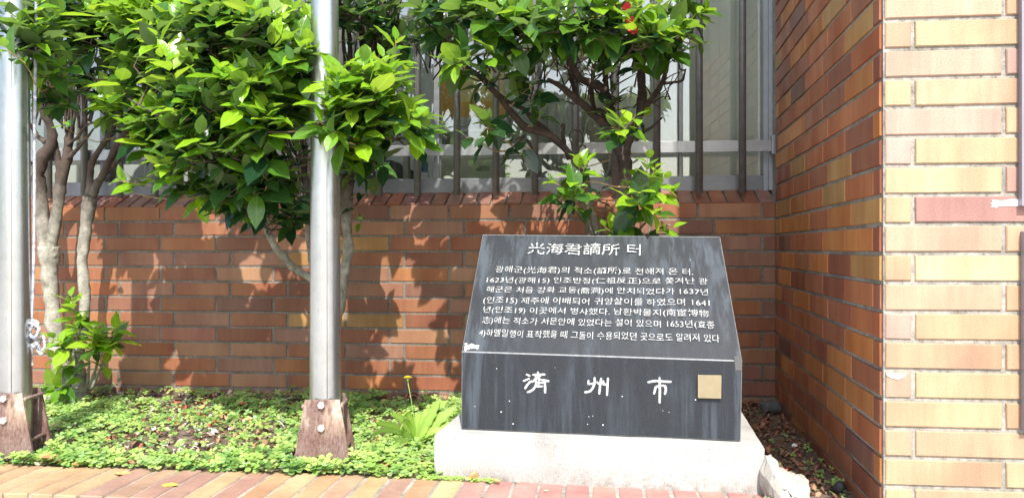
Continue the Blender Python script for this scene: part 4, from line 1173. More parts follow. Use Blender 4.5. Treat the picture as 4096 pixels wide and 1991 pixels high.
# ---- right tree
t3 = Tree('camellia tree with bare twisted branches rising behind the memorial stone', at(2440, 1230, -.45))
Y = -.42
t3.limb([(2450,1640,Y,40),(2440,1500,Y,34),(2430,1300,Y,30),(2415,1080,Y,27),(2398,985,Y,25),(2383,920,Y,21),(2368,870,Y,19),(2352,810,Y,18),(2345,760,Y,18),(2335,700,Y,17),(2318,660,Y,19)], 'trunk', 16)
t3.limb([(2440,1560,Y-.02,34),(2470,1300,Y-.02,28),(2488,1080,Y-.02,24),(2492,933,Y,21),(2494,850,Y,20),(2497,768,Y,22),(2506,700,Y,22),(2505,660,Y,24),(2495,625,Y,25)], 'trunk', 16)
Yb = Y-.03
t3.limb([(2322,668,Y,15),(2290,633,Yb,12),(2258,590,Yb-.02,12),(2214,550,Yb-.05,12),(2150,522,Yb-.08,13),(2095,506,Yb-.1,13),(2033,432,Yb-.13,12),(1988,380,Yb-.15,11),(1944,330,Yb-.18,10),(1895,290,Yb-.2,8),(1840,240,Yb-.22,6),(1790,150,Yb-.25,5)], 'branch', 12)
t3.limb([(2318,660,Y,13),(2275,612,Y,11),(2224,562,Y,12),(2159,507,Y-.02,11),(2125,467,Y-.03,9),(2100,438,Y-.04,8),(2040,410,Y-.05,7),(1990,370,Y-.05,5)], 'branch')
t3.limb([(2492,640,Y,18),(2447,547,Y,16),(2397,477,Y-.02,15),(2338,428,Y-.04,14),(2288,383,Y-.06,13),(2229,334,Y-.08,10),(2189,314,Y-.1,7)], 'branch', 12)
t3.limb([(2500,620,Y,17),(2508,571,Y,17),(2531,522,Y,16),(2566,448,Y,13),(2612,388,Y-.02,10),(2650,330,Y-.04,9),(2660,274,Y-.06,8),(2665,225,Y-.08,8),(2690,170,Y-.1,7),(2730,110,Y-.14,6),(2790,60,Y-.18,5),(2830,10,Y-.2,4)], 'branch')
t3.limb([(2500,640,Y,19),(2478,560,Y,18),(2455,480,Y,18),(2442,440,Y,17),(2417,363,Y-.02,16),(2377,334,Y-.04,15),(2313,309,Y-.06,14),(2288,259,Y-.08,13),(2258,210,Y-.1,11),(2225,130,Y-.15,9),(2200,20,Y-.2,8)], 'branch', 12)
t3.limb([(2560,470,Y,15),(2568,400,Y,17),(2566,324,Y,15),(2573,240,Y-.03,12),(2580,150,Y-.08,9),(2600,30,Y-.12,7)], 'branch', 12)
t3.limb([(2470,560,Y+.02,9),(2410,450,Y+.03,9),(2380,440,Y+.03,8),(2367,388,Y+.02,9),(2372,310,Y,8),(2377,240,Y-.03,7),(2390,120,Y-.08,6)], 'branch')
t3.limb([(2310,390,Y,9),(2290,320,Y,8),(2278,260,Y,8),(2270,180,Y-.05,6),(2300,60,Y-.1,5)], 'branch')
t3.limb([(2430,420,Y,10),(2422,300,Y-.02,9),(2437,225,Y-.05,8),(2450,120,Y-.1,6),(2440,10,Y-.15,5)], 'branch')
t3.limb([(2540,560,Y,9),(2575,530,Y,7),(2610,510,Y,5),(2650,470,Y-.02,3)], 'branch', 7)
t3.limb([(2655,335,Y,6),(2690,330,Y-.02,5),(2728,322,Y-.04,5),(2736,300,Y-.05,4),(2741,275,Y-.06,3)], 'branch', 7)
t3.limb([(2276,640,Y-.02,8),(2262,590,Y-.03,8),(2255,540,Y-.04,7),(2252,494,Y-.05,8)], 'branch', 8)
t3.limb([(2060,560,Y-.1,4),(2100,545,Y-.1,4),(2040,600,Y-.1,4)], 'branch', 6)
t3.limb([(2110,560,Y-.1,6),(2130,600,Y-.08,5)], 'branch', 6)
q_ = [(2305,600),(2330,570),(2325,530),(2295,522),(2278,545),(2290,585)]
t3.limb([(x,y,Y-.06,3) for x,y in q_], 'tendril', 6)
t3.limb([(x,y,Y-.06,3) for x,y in [(2300,620),(2330,580),(2350,600),(2355,640),(2340,670)]], 'tendril', 6)
for i in range(84):      # bare crossing twigs in the open middle
    x0 = rng.choice([2150,2250,2290,2340,2380,2420,2470,2560,2600,2650]) + rng.uniform(-30,30); y0 = rng.uniform(230,430)
    a_ = rng.uniform(-2.8, -.3); l_ = rng.uniform(50,150)
    t3.limb([(x0,y0,Y-.02+rng.uniform(-.1,.1),3.2),(x0+math.cos(a_)*l_*.5,y0+math.sin(a_)*l_*.5+rng.uniform(-15,15),Y-.05,2.4),(x0+math.cos(a_)*l_,y0+math.sin(a_)*l_,Y-.08+rng.uniform(-.1,.1),1.4)], 'branch', 5)
for i in range(16):
    x0 = rng.uniform(1700,2050); y0 = rng.uniform(120,330)
    t3.limb([(x0,y0,Y-.1,3.5),(x0+rng.uniform(-60,60),y0-60,Y-.15,3),(x0+rng.uniform(-100,100),y0-150,Y-.2,2)], 'branch', 5)
for a in [(1090,40,-.55,90,70,.2,26,.4),(1160,60,-.65,90,80,.2,34,.6),(1250,60,-.72,100,80,.2,40,.6),(1340,80,-.75,90,70,.2,36,.55),(1430,50,-.75,100,70,.2,36,.6),(1530,70,-.72,90,70,.2,34,.6),
          (1620,80,-.7,100,75,.2,40,.7),(1710,50,-.65,80,60,.16,26,.75),(1240,150,-.75,60,50,.14,12,.6),(1350,120,-.5,60,60,.14,8,.25),(1500,150,-.45,60,60,.14,8,.25),(1600,140,-.65,50,30,.12,8,.35),(1160,150,-.75,50,40,.12,10,.7),
          (1200,-140,-.5,170,110,.22,40,.45),(1450,-150,-.5,170,110,.22,40,.45),(1680,-130,-.45,130,100,.2,26,.5)]:  # lobes out of view overhead, added for the shade they cast
    t3.lobe(*a, size=.074, dens=.50, droop=.30)
for (x, y, dy, ax, n, sz, yg) in [(1150,165,-.85,(0,-.7,-.3),5,.085,.9),(1225,150,-.85,(0,-.6,-.7),5,.09,.6),(1300,130,-.85,(0,-.6,-.6),5,.08,.5),(1370,110,-.8,(.1,-.6,-.5),5,.08,.5),(1450,110,-.8,(0,-.6,-.5),5,.08,.5),(1590,140,-.78,(.2,-.6,-.7),4,.085,.65),
      (1530,110,-.8,(0,-.7,-.3),5,.075,.6),(1480,60,-.85,(-.2,-.7,.4),5,.07,.5),(1640,60,-.85,(.3,-.5,.7),7,.06,.9),(1740,60,-.75,(.7,-.3,.5),6,.062,.8),(1770,110,-.6,(.8,-.2,-.4),4,.055,.5),
      (1200,230,-.7,(-.2,-.5,-.5),4,.075,.3),(1230,300,-.7,(.1,-.6,.2),6,.055,.5),(1170,345,-.75,(-.7,-.4,.2),4,.075,.3),(1225,345,-.78,(0,-.6,-.8),4,.085,.25),(1260,335,-.72,(.6,-.5,-.3),3,.07,.25),
      (1330,180,-.7,(0,-.5,.5),6,.07,.3),(1360,250,-.65,(.1,-.4,.8),6,.055,.5),(1335,270,-.7,(0,-.6,-.4),4,.07,.25),(1300,230,-.65,(-.5,-.4,.1),4,.065,.3),
      (1300,395,-.6,(-.3,-.5,-.5),3,.06,.3),(1315,385,-.6,(.8,-.4,-.2),2,.055,.3),
      (1560,300,-.84,(.1,-.4,.9),6,.062,.9),(1600,290,-.84,(.6,-.3,.7),5,.058,.85),(1535,320,-.8,(-.7,-.5,.1),4,.065,.4),(1575,345,-.82,(.2,-.7,-.4),5,.06,.45),(1550,230,-.5,(0,-.3,.9),4,.06,.35),(1520,250,-.5,(-.2,-.3,.8),4,.06,.35),(1640,290,-.5,(.8,-.2,.1),3,.035,.7),
      # shoots above the stone
      (1455,400,-.75,(-.1,-.2,1),5,.055,.8),(1475,405,-.75,(.3,-.2,1),5,.05,.8),(1435,440,-.75,(-.6,-.4,.6),6,.065,.7),(1450,470,-.8,(.1,-.7,.5),6,.072,.55),(1385,455,-.7,(-.8,-.3,.4),5,.052,.6),(1400,490,-.7,(-.5,-.6,.1),5,.06,.3),(1480,500,-.65,(.3,-.5,.2),3,.05,.5),(1410,520,-.65,(-.5,-.6,-.2),4,.06,.35),(1440,520,-.72,(0,-.7,-.5),4,.05,.8),(1520,460,-.6,(.3,-.3,.9),3,.045,.4),(1500,540,-.65,(.5,-.5,-.6),2,.055,.45),
      (1630,400,-.75,(.05,-.2,1),6,.058,.9),(1650,420,-.75,(.4,-.2,.9),5,.055,.9),(1600,430,-.7,(-.3,-.3,.9),4,.05,.85),(1570,440,-.7,(-.4,-.3,.8),3,.045,.8),(1680,440,-.7,(.6,-.2,.8),5,.05,.9),(1660,470,-.75,(.5,-.5,.4),6,.06,.8),(1610,480,-.78,(0,-.7,.4),6,.068,.6),(1575,500,-.8,(-.7,-.6,.1),4,.082,.5),(1620,520,-.82,(.2,-.8,-.2),5,.08,.5),(1655,540,-.8,(.5,-.6,-.3),5,.075,.6),(1690,485,-.72,(.9,-.3,.2),3,.05,.9),(1695,575,-.72,(.7,-.5,.1),4,.055,.85),
      (1545,560,-.72,(0,-.4,.9),5,.056,.9),(1520,570,-.72,(-.7,-.4,.5),4,.058,.9),(1590,560,-.76,(.1,-.7,.2),5,.062,.45),(1560,590,-.7,(.2,-.5,.3),4,.05,.7)]:
    t3.hero(x*1.59, y*1.59, dy, ax, n, sz, yg)
for (x0,y0,x1,y1) in [(2390,980,2330,800),(2400,1000,2300,830),(2480,960,2560,800),(2500,980,2600,780),(2495,960,2480,900),(2500,1000,2640,830),(2400,950,2430,800),(2530,980,2680,900)]:
    t3.limb([(x0,y0,Y-.06,5),((x0+x1)/2,(y0+y1)/2-10,Y-.16,4),(x1,y1,Y-.28,3)], 'branch', 6)
# red blossoms among the upper leaves
M['petal'] = plain('red_petal', (.55,.02,.035), .5, nscale=90, namp=.2)
for (x, y) in [(1575,18),(1585,55),(1592,75)]:
    r_ = .016 if x > 1500 else .008
    q = MB(); c = atd(x, y, -.82 if x > 800 else -1.12) + t3.o
    for k in range(6):
        a_ = k*1.05+rng.random()*.4; d = Vector((math.cos(a_), -.5, math.sin(a_))).normalized()
        v, f, uv = SHAPES[k % 7]; dd, yy2, nn2 = frame(d, Vector((0,-1,.3)))
        q.add([c + dd*(p[0]*r_*1.2) + yy2*(p[1]*r_*2.6) + nn2*(p[2]*r_) for p in v], f)
    q.build('blossom', M['petal'], t3.root, True)
t3.finish(300)

# ------------------------------------------------------------------ ground cover
def clover_material():
    m, nt, b = mat('clover'); out = nt.nodes['Material Output']
    a = N(nt, 'Attribute', attribute_name='tint'); L(nt, a.outputs['Color'], b.inputs['Base Color'])
    b.inputs['Roughness'].default_value = .55; b.inputs['Specular IOR Level'].default_value = .3
    tr = N(nt, 'BsdfTranslucent'); h = N(nt, 'HueSaturation'); h.inputs['Value'].default_value = 1.6; L(nt, a.outputs['Color'], h.inputs['Color']); L(nt, h.outputs['Color'], tr.inputs['Color'])
    ms = N(nt, 'MixShader'); ms.inputs[0].default_value = .3; L(nt, b.outputs[0], ms.inputs[1]); L(nt, tr.outputs[0], ms.inputs[2]); L(nt, ms.outputs[0], out.inputs['Surface']); return m
M['clover'] = clover_material()
# one heart-shaped leaflet: folded along its middle, notched tip
HV = np.array([(0,0,0),(.35,-.30,.07),(.75,-.46,.10),(1.0,-.24,.06),(.88,0,-.02),(1.0,.24,.06),(.75,.46,.10),(.35,.30,.07),(.5,0,-.02)])
HF = [(0,1,8),(1,2,8),(2,3,8),(3,4,8),(4,5,8),(5,6,8),(6,7,8),(7,0,8)]
cv, cf, ct = [], [], []; nb_ = 0
def clover(p, size, tint, tilt, phase, k=3):
    global nb_
    n = Vector((tilt[0], tilt[1], 1)).normalized()
    X = n.orthogonal().normalized(); Yv = n.cross(X)
    for i in range(k):
        a = phase + i*2*math.pi/k + rng.uniform(-.12,.12)
        d = (X*math.cos(a) + Yv*math.sin(a) + n*rng.uniform(-.25,.15)).normalized(); s = n.cross(d).normalized(); nn = d.cross(s)
        B_ = np.array([[d.x,d.y,d.z],[s.x,s.y,s.z],[nn.x,nn.y,nn.z]])*size
        cv.append(HV @ B_ + np.array(p)); ct_ = np.tile(np.array([*tint, 1.0]), (9,1)); ct_[8,:3] *= .8; ct_[0,:3] *= .75; ct.append(ct_)
        cf.extend([tuple(q+nb_ for q in f) for f in HF]); nb_ += 9
CT = [(.26,.43,.09),(.34,.50,.13),(.17,.33,.08),(.40,.54,.15),(.11,.24,.06),(.30,.47,.17)]
def blocked(x, y):
    # inside the concrete base, or a pole foot
    p = Vector((x,y,0)); a = (p-Vector((A.x,A.y,0))).dot(u); b = (p-Vector((A.x,A.y,0))).dot(nb)
    if -.004 < a < WP+.004 and -.004 < b < DP: return True
    for px_ in (xm, xl_):
        if abs(x-px_) < .095 and abs(y+1.055) < .062: return True
    return False
cnt = 0
for _ in range(13000):
    x = rng.uniform(-3.6, -1.17); y = rng.uniform(-1.185, -.03)
    dens = .5+.5*noise.noise(Vector((x*3.1, y*3.1, 4)))*1.6 + .25*noise.noise(Vector((x*9, y*9, 1)))
    thin = 1.0
    if y > -.22: thin = .42
    # patches of litter in the middle of the bed
    if -2.45 < x < -1.75 and -1.0 < y < -.45: thin = .62
    if y < -1.0: thin = 1.15
    if rng.random() > dens*1.18*thin or blocked(x, y): continue
    big = noise.noise(Vector((x*2.2, y*2.2, 9)))
    sz = .0135*rng.uniform(.7, 1.25)*(1 + .45*max(0, big)) * (1.15 if x > -1.75 else 1) * (1.1 if y < -1.0 else 1)
    if y > -.35 and rng.random() < .4: sz *= 1.25
    h = rng.uniform(.002, .022) + .022*max(0, big) + (.012 if sz > .013 else 0)
    t = rng.random(); sh = noise.noise(Vector((x*1.8, y*1.8, 20)))
    tint = CT[rng.choice([0,1,3,1,5])] if t < .62+.3*sh else CT[rng.choice([0,2,4])]
    k_ = rng.uniform(.8,1.15)
    clover((x, y, ground_h(x, y) + h + .004), sz, tuple(min(.9, c*k_) for c in tint), (rng.gauss(0,.22), rng.gauss(-.18,.22)), rng.uniform(0,6.28)); cnt += 1
# sprigs leaning over the kerb and taller ones at the pole foot
for (x, y, s, h) in [(at(1310,1850,-1.15).x,-1.15,.022,.045),(at(1275,1890,-1.16).x,-1.165,.016,.02),(at(1360,1870,-1.16).x,-1.16,.018,.03),(at(1210,1880,-1.16).x,-1.16,.016,.02),(at(80,1840,-1.14).x,-1.14,.016,.03),(at(200,1830,-1.12).x,-1.12,.018,.03),(at(225,1770,-1.05).x,-1.05,.020,.05),(at(195,1790,-1.06).x,-1.06,.018,.045),(at(1435,1820,-1.12).x,-1.10,.022,.05),(at(1180,1850,-1.14).x,-1.14,.016,.03)]:
    for k in range(4): clover((x+rng.uniform(-.03,.03), y+rng.uniform(-.012,.012), ZG+h*rng.uniform(.5,1)), s*rng.uniform(.7,1), CT[rng.choice([1,3])], (rng.gauss(0,.2), -.5), rng.uniform(0,6))
# sparse seedlings on the bare soil at the right and a line along the base
for _ in range(230):
    y = rng.uniform(-1.38, -.2); x = rng.uniform(-.30, -.01) - .02
    if blocked(x, y) or rng.random() > (.9 if (y < -1.0) else .25) or x > -.083*(-y)/QD - .01: continue
    clover((x, y, ZG + rng.uniform(.004,.014)), .0095*rng.uniform(.7,1.2), CT[rng.choice([0,1,2])], (rng.gauss(0,.3), rng.gauss(-.2,.3)), rng.uniform(0,6))
for _ in range(60):
    s_ = rng.uniform(-.02, .17); p = A + u*s_; clover((p.x, p.y-.010-rng.random()*.012, ZG+.003+rng.random()*.008), .009*rng.uniform(.7,1.1), CT[rng.choice([0,1,3])], (0,-.3), rng.uniform(0,6))
me = bpy.data.meshes.new('clover_patch'); me.from_pydata(np.concatenate(cv).tolist(), [], cf)
me.polygons.foreach_set('use_smooth', [True]*len(cf))
a_ = me.attributes.new('tint', 'FLOAT_COLOR', 'POINT'); a_.data.foreach_set('color', np.concatenate(ct).astype(np.float32).ravel())
me.materials.append(M['clover']); tag(link('clover_patch', me), 'low bright green clover covering the planter soil', 'clover', kind='stuff')

# dry litter: curled dead leaves and bits of twig
def litter_material():
    m, nt, b = mat('dry_litter'); a = N(nt, 'Attribute', attribute_name='tint'); g = N(nt, 'NewGeometry')
    n = noise_n(nt, 120, 4, .6, g.outputs['Position']); r = ramp(nt, n.outputs['Fac'], [(.3,.6),(.6,1.1)])
    L(nt, mix(nt, .8, a.outputs['Color'], r.outputs['Color'], 'MULTIPLY'), b.inputs['Base Color']); b.inputs['Roughness'].default_value = .7; return m
M['litter'] = litter_material()
LT = [(.22,.10,.055),(.30,.15,.08),(.13,.07,.05),(.38,.22,.13),(.34,.09,.045),(.42,.34,.26),(.48,.44,.40)]
def curled(seed, twist=.9):
    r = random.Random(seed); v, f, uv = SHAPES[seed % 7]; v = v.copy(); k = r.uniform(1.5, 3.6); q_ = r.uniform(.5, 2.5)
    y = v[:,1].copy(); v[:,2] += k*y*y*1.2 + .35*np.sin(v[:,0]*q_*2 + seed); v[:,1] = y*(1-.2*np.abs(np.sin(v[:,0]*4+seed))); v[:,2] *= .6
    v[:,2] -= v[:,2].min(); return v, f
CUR = [curled(i) for i in range(9)]
lv, lf, lt = [], [], []; ln_ = 0
def add_litter(x, y, z, s, tint):
    global ln_
    v, f = rng.choice(CUR); a = rng.uniform(0, 6.28); c, s_ = math.cos(a), math.sin(a); tl = rng.uniform(-.3,.3)
    Rm = np.array([[c, s_, 0],[-s_, c, tl],[0,0,1]])*s
    lv.append(v @ Rm + np.array((x,y,z))); lf.extend([tuple(q+ln_ for q in ff_) for ff_ in f]); lt.append(np.tile(np.array([*tint,1.0]), (len(v),1))); ln_ += len(v)
sticks = MB()
def stick(x, y, z, l, r=.0012):
    a = rng.uniform(0, 6.28); b = rng.uniform(-.15,.3); d = Vector((math.cos(a), math.sin(a), b))*l
    p = Vector((x,y,z)); sticks.tube([p, p+d*.5+Vector((0,0,rng.uniform(0,.004))), p+d], [r, r*.9, r*.6], 4)
for _ in range(2400):
    x = rng.uniform(-3.5, -1.2); y = rng.uniform(-1.15, -.01)
    dens = .35 + (.8 if y > -.2 else 0) + (.4 if (-2.4 < x < -1.7 and -1.0 < y < -.4) else 0)
    if rng.random() > dens or blocked(x, y): continue
    add_litter(x, y, ground_h(x, y) + rng.uniform(.0, .012), rng.uniform(.015, .042), rng.choice(LT + LT[5:] + LT[3:4]))
for _ in range(900):
    x = rng.uniform(-.31, .0); y = rng.uniform(-1.40, -.02)
    if blocked(x, y) or x > -.083*(-y)/QD - .008: continue
    add_litter(x, y, ground_h(x, max(y,-1.15)) + rng.uniform(.0,.008), rng.uniform(.010,.030)*(1.5 if y > -.2 else 1), rng.choice(LT[:5]+LT[:3]))
for _ in range(700):
    if rng.random() < .55: x = rng.uniform(-.31, 0); y = rng.uniform(-1.40, -.02)
    else: x = rng.uniform(-3.4,-1.2); y = rng.uniform(-1.12,-.02)
    if blocked(x, y) or x > -.083*(-y)/QD - .008: continue
    stick(x, y, ground_h(x, max(y,-1.15))+.004, rng.uniform(.015,.06), rng.uniform(.0007,.0018))
me = bpy.data.meshes.new('leaf_litter'); me.from_pydata(np.concatenate(lv).tolist(), [], lf); me.polygons.foreach_set('use_smooth', [True]*len(lf))
a_ = me.attributes.new('tint', 'FLOAT_COLOR', 'POINT'); a_.data.foreach_set('color', np.concatenate(lt).astype(np.float32).ravel())
me.materials.append(M['litter']); tag(link('leaf_litter', me), 'brown dead leaves scattered over the soil and clover', 'leaf litter', kind='stuff')
o = sticks.build('twig_litter', plain('dead_twig', (.20,.135,.095), .8, nscale=70, namp=.4)); tag(o, 'dry broken twigs scattered over the soil', 'twigs', kind='stuff')

# single fallen leaves one can point at
def fallen(px, py, z, size, tint, label, rot, seed, cat='leaf', flat=False):
    p = onz(px, py, z); v, f, uv = SHAPES[seed % 7]
    if not flat: v, f = CUR[seed % 9]
    c, s_ = math.cos(rot), math.sin(rot); vv = v.copy(); vv[:,0] -= .5; vv = vv*size
    vv[:,2] -= vv[:,2].min(); vv[:,2] *= .45; vv[:,1] *= 1.5
    vv = vv @ np.array([[c,s_,0],[-s_,c,0],[0,0,1]])
    me = pydata('fallen_leaf', vv, f, True); set_attrs(me, np.tile(np.array([*tint,1.0]), (len(v),1)), np.zeros((len(v),3)))
    me.materials.append(M['litter']); o = link('fallen_leaf', me, None, None, (p.x, p.y, z+.0008)); tag(o, label, cat); return o
fallen(680, 1940, ZG, .045, (.75,.62,.08), 'bright yellow leaf lying on the brick kerb', .15, 2, flat=True)
fallen(490, 1895, ZG, .046, (.55,.30,.12), 'thin curled brown leaf on the kerb left of the yellow leaf', .1, 4)
fallen(225, 1850, ZG+.006, .085, (.50,.20,.08), 'large orange brown dead leaf in the clover edge at the left', .5, 1)
fallen(320, 1858, ZG+.004, .05, (.52,.22,.08), 'smaller orange brown dead leaf right of the large one by the kerb', -.2, 3)
fallen(965, 1625, ZG+.012, .06, (.52,.12,.05), 'crumpled red brown leaf in the clover left of the middle pole', .4, 5)
fallen(800, 1632, ZG+.012, .045, (.60,.38,.12), 'yellow brown leaf lying in the middle of the clover', 2.4, 6)
fallen(715, 1610, ZG+.012, .045, (.45,.10,.045), 'dark red dead leaf beside the white petal', 1.2, 7)
fallen(745, 1580, ZG+.014, .035, (.82,.80,.78), 'white petal lying in the clover near the wall', .3, 8, 'petal')
fallen(1437, 1636, ZG+.014, .028, (.45,.03,.10), 'dark pink petal in the clover right of the middle pole', .6, 2, 'petal')
fallen(1565, 1870, ZG+.008, .05, (.70,.38,.14), 'orange dead leaf in the clover between pole and concrete base', .2, 0)
fallen(1470, 1810, ZG+.006, .055, (.30,.13,.09), 'long dark red brown leaf beside the rusty pole base', .1, 4)
fallen(2070, 1928, ZG, .014, (.72,.66,.30), 'tiny pale leaf on the pink bricks near the left end', .1, 1, flat=True)
fallen(2185, 1962, ZG, .016, (.72,.62,.35), 'tiny yellow leaf in the middle of the pink bricks', -.1, 2, flat=True)
fallen(3175, 1590, ZG+.012, .07, (.32,.15,.09), 'dry brown leaf leaning in the wall corner', .8, 6)
fallen(3040, 1580, ZG+.012, .07, (.42,.18,.09), 'curled russet leaf at the wall foot right of the stone', .3, 5)

PET = MB()
for _ in range(60):
    x_ = rng.choice([-2.35,-2.0,-1.55])+rng.gauss(0,.12); y_ = rng.gauss(-.42,.16)
    if y_ > -.04 or blocked(x_, y_): continue
    v_, f_ = rng.choice(CUR); a_ = rng.uniform(0,6.28); c__, s__ = math.cos(a_), math.sin(a_)
    vv_ = (v_*rng.uniform(.014,.026)) @ np.array([[c__,s__,0],[-s__,c__,0],[0,0,1]]) + np.array((x_, y_, ground_h(x_, y_)+.016))
    PET.add([tuple(p_) for p_ in vv_], f_)
tag(PET.build('petals', plain('faded_red_petal', (.46,.07,.035), .6, nscale=80, namp=.3)), 'faded red camellia petals strewn among the clover', 'petals', kind='stuff')

# dandelion
M['weed'] = M['clover']
dr = onz(1665, 1770, ZG+.004); dn = empty('dandelion', tuple(dr)); tag(dn, 'dandelion plant with one yellow flower on a thin stem beside the stone', 'dandelion')
M['stem'] = plain('green_stem', (.22,.36,.08), .6)
M['flower'] = plain('yellow_flower', (.85,.62,.02), .6)
top = at(1631, 1525, dr.y) - dr
q = MB(); q.tube([(0,0,0), tuple(top*.35+Vector((.004,0,0))), tuple(top*.7+Vector((.003,0,0))), tuple(top)], [.0017,.0015,.0013,.0013], 6); q.build('stem', M['stem'], dn, True)
q = MB(); q.tube([tuple(top-Vector((0,0,.002))), tuple(top+Vector((0,0,.005))), tuple(top+Vector((0,0,.011)))], [.0022,.0048,.0040], 10); q.build('calyx', M['stem'], dn, True)
q = MB()
for ring_, (el, l_) in enumerate(((.25,.0145),(.6,.012),(1.05,.009))):
    for k in range(16):
        a_ = k*math.pi/8 + ring_*.2; d = Vector((math.cos(a_)*math.cos(el), math.sin(a_)*math.cos(el), math.sin(el))); s_ = Vector((-math.sin(a_), math.cos(a_), 0))*.0014
        b_ = top+Vector((0,0,.010)); q.add([b_-s_*.5, b_+s_*.5, b_+d*l_+s_, b_+d*l_-s_], [(0,1,2,3)])
q.build('flower', M['flower'], dn)
def dleaf(tipx, tipy, wid, dyy=0.0, arch=.02):
    tip = at(tipx, tipy, dr.y+dyy) - dr; n = 12; vs, fs = [], []
    side = Vector((tip.z, 0, -tip.x)).normalized(); side = (side + Vector((0,-.5,0))).normalized()
    for i in range(n+1):
        t = i/n; p = tip*t + Vector((0,-.01*math.sin(t*3.1),arch*math.sin(t*math.pi)))
        w = wid*(.12+.88*math.sin(math.pi*min(1,t**1.15*.93+.05))**.8)*(1-.22*(i % 2)); 
        if i == n: w = .0005
        vs += [p - side*w, p + Vector((0,0,-.0015)), p + side*w]
    for i in range(n):
        a_ = 3*i; fs += [(a_,a_+1,a_+4,a_+3),(a_+1,a_+2,a_+5,a_+4)]
    me = pydata('leaf', vs, fs, True); a2 = me.attributes.new('tint', 'FLOAT_COLOR', 'POINT'); k = rng.uniform(.85,1.15)
    cc = np.tile(np.array([.24*k,.38*k,.07,1.0]), (len(vs),1)); cc[1::3,:3] *= 1.35; a2.data.foreach_set('color', cc.astype(np.float32).ravel())
    me.materials.append(M['clover']); link('leaf', me, None, dn)
for a_ in [(1762,1590,.020,.02,.0),(1825,1625,.021,.03,.01),(1835,1690,.018,.02,.01),(1500,1690,.020,-.03,.02),(1560,1655,.019,.03,.03),(1610,1665,.016,-.02,.05),(1790,1720,.014,0,.02),(1530,1800,.016,-.06,.02),(1720,1690,.012,.0,.0),(1640,1840,.015,-.08,.01),(1700,1820,.014,-.07,.015),(1795,1600,.014,.05,.03),(1740,1640,.015,.05,.04),(1480,1740,.013,-.05,.03),(1600,1720,.014,-.05,.05),(1680,1650,.013,.06,.03)]: dleaf(*a_)

# rubble at the right of the base
def rock(name, c, size, seed, mat_, label, cat, cuts=4, flat=.8, amp=.35):
    bm = bmesh.new(); bmesh.ops.create_icosphere(bm, subdivisions=cuts, radius=1.0)
    for v in bm.verts:
        p = v.co.copy(); k = 1 + amp*noise.noise(p*1.3+Vector((seed,0,0))) + amp*.45*noise.noise(p*3.4+Vector((0,seed,0))) + amp*.18*noise.noise(p*9+Vector((0,0,seed)))+ amp*.08*noise.noise(p*22)
        v.co = Vector((p.x*size[0]*k, p.y*size[1]*k, p.z*size[2]*k))
    me = bpy.data.meshes.new(name); bm.to_mesh(me); bm.free(); me.materials.append(mat_)
    me.polygons.foreach_set('use_smooth', [True]*len(me.polygons))
    o = link(name, me, None, None, c); return tag(o, label, cat)
M['rubble'] = concrete_material('rubble_concrete', (.40,.385,.34), .4, 160)
pR = onz(3120, 1965, ZG)
# lump of concrete stuck to the base: traced front silhouette with real depth
q = MB(); yq = -1.235
outline = [(3062,1985),(3061,1828),(3075,1830),(3090,1826),(3103,1846),(3112,1866),(3135,1880),(3156,1890),(3162,1902),(3185,1898),(3205,1906),(3232,1914),(3234,1935),(3218,1950),(3212,1970),(3195,1982),(3150,1986),(3110,1986)]
cen = at(3130, 1940, -1.22)
bm = bmesh.new(); layers = []
for li, (dy, sc) in enumerate(((-.085,.55),(-.055,.85),(-.01,1.0),(.04,.96),(.085,.80),(.12,.5))):
    row = []
    for k, (x, y) in enumerate(outline):
        p = at(x, y, -1.235); base = Vector((cen.x, -1.235, ZG-.02)); w = base + (p-base)*sc
        w.y += dy + .010*noise.noise(Vector((k*.9, li*1.7, 0))); w.z = max(w.z, ZG-.02)
        w += Vector((noise.noise(w*35), noise.noise(w*35+Vector((9,0,0))), noise.noise(w*35+Vector((0,9,0)))))*.006
        row.append(bm.verts.new(w - cen))
    layers.append(row)
n_ = len(outline)
for a_, b_ in zip(layers[:-1], layers[1:]):
    for k in range(n_): bm.faces.new((a_[k], a_[(k+1)%n_], b_[(k+1)%n_], b_[k]))
bm.faces.new(layers[0][::-1]); bm.faces.new(layers[-1])
bmesh.ops.triangulate(bm, faces=[f for f in bm.faces if len(f.verts) > 4])
bmesh.ops.subdivide_edges(bm, edges=list(bm.edges), cuts=2, use_grid_fill=True, smooth=.4)
for v in bm.verts: v.co += Vector((noise.noise(v.co*60), noise.noise(v.co*60+Vector((5,0,0))), noise.noise(v.co*60+Vector((0,5,0)))))*.005
bmesh.ops.recalc_face_normals(bm, faces=list(bm.faces))
me = bpy.data.meshes.new('concrete_lump'); bm.to_mesh(me); bm.free(); me.materials.append(M['rubble'])
tag(link('concrete_lump', me, None, None, tuple(cen)), 'rough pale lump of broken concrete against the right side of the stone base', 'concrete lump')
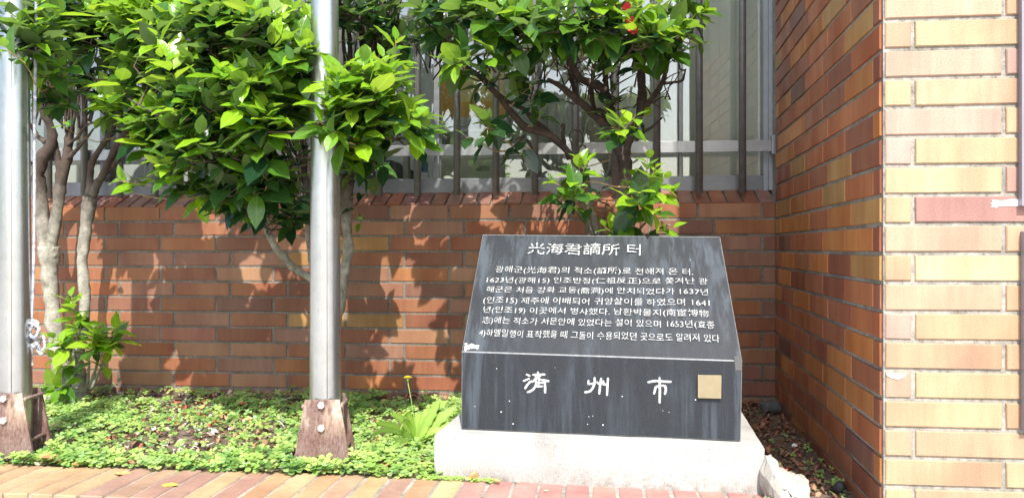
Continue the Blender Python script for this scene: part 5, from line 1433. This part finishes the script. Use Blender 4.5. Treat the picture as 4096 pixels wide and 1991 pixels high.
c_ = onz(3085, 1640, ZG); rock('stone', (c_.x, c_.y, ZG+.012), (.042,.03,.028), 3.1, plain('dark_stone', (.085,.09,.092), .7, nscale=40, namp=.3), 'dark grey stone in the inner wall corner among dry leaves', 'stone', 3)
c_ = onz(3358, 1960, ZG); rock('stone', (c_.x, c_.y, ZG+.008), (.016,.014,.017), 8.2, plain('black_stone', (.03,.027,.028), .6), 'small black stone at the foot of the pillar', 'stone', 2)
c_ = onz(3178, 1785, ZG); rock('pebble', (c_.x, c_.y, ZG+.004), (.009,.006,.007), 1.4, M['white_paint'], 'small white pebble on the bare soil', 'pebble', 2)
c_ = onz(3160, 1722, ZG)
# white shard in front of the lump
q = MB(); P4 = [onz(x, y, ZG+.002) for x, y in ((3058,1989),(3112,1987),(3111,1972),(3092,1971))]
q.v = [tuple(p+Vector((0,0,.004 + (.010 if i > 1 else 0)))) for i, p in enumerate(P4)] + [tuple(p) for p in P4]; q.f = [(0,1,2,3),(7,6,5,4),(0,4,5,1),(1,5,6,2),(2,6,7,3),(3,7,4,0)]
tag(q.build('tile_shard', M['white_paint']), 'flat white tile shard lying below the concrete lump', 'shard')

# snail shells on the pink bricks
M['shell'] = None
def shell(px, py, size, tone, label, tilt):
    p = onz(px, py, ZG); m_ = plain('shell_'+str(px), tone, .25, nscale=160, namp=.5); q = MB(); pts = []; rad = []
    for i in range(46):
        t = i/45; a_ = t*2.6*2*math.pi; R_ = (.10+.90*t**1.5)
        pts.append(Vector((math.cos(a_)*R_*.62, (1-t)*-.55, math.sin(a_)*R_*.62))*size); rad.append(size*.52*(.06+.94*t**1.4))
    q.tube(pts, rad, 10); me_ = q.build('snail_shell', m_, None, True)
    me_.rotation_euler = tilt; me_.location = (p.x, p.y, ZG + size*.95); tag(me_, label, 'shell'); return me_
shell(1897, 1921, .0145, (.42,.22,.10), 'brown snail shell standing against the white concrete base', (.3,.1,.6))
shell(1990, 1935, .0105, (.40,.32,.12), 'olive snail shell on the pink bricks right of the brown one', (1.2,.3,.2))
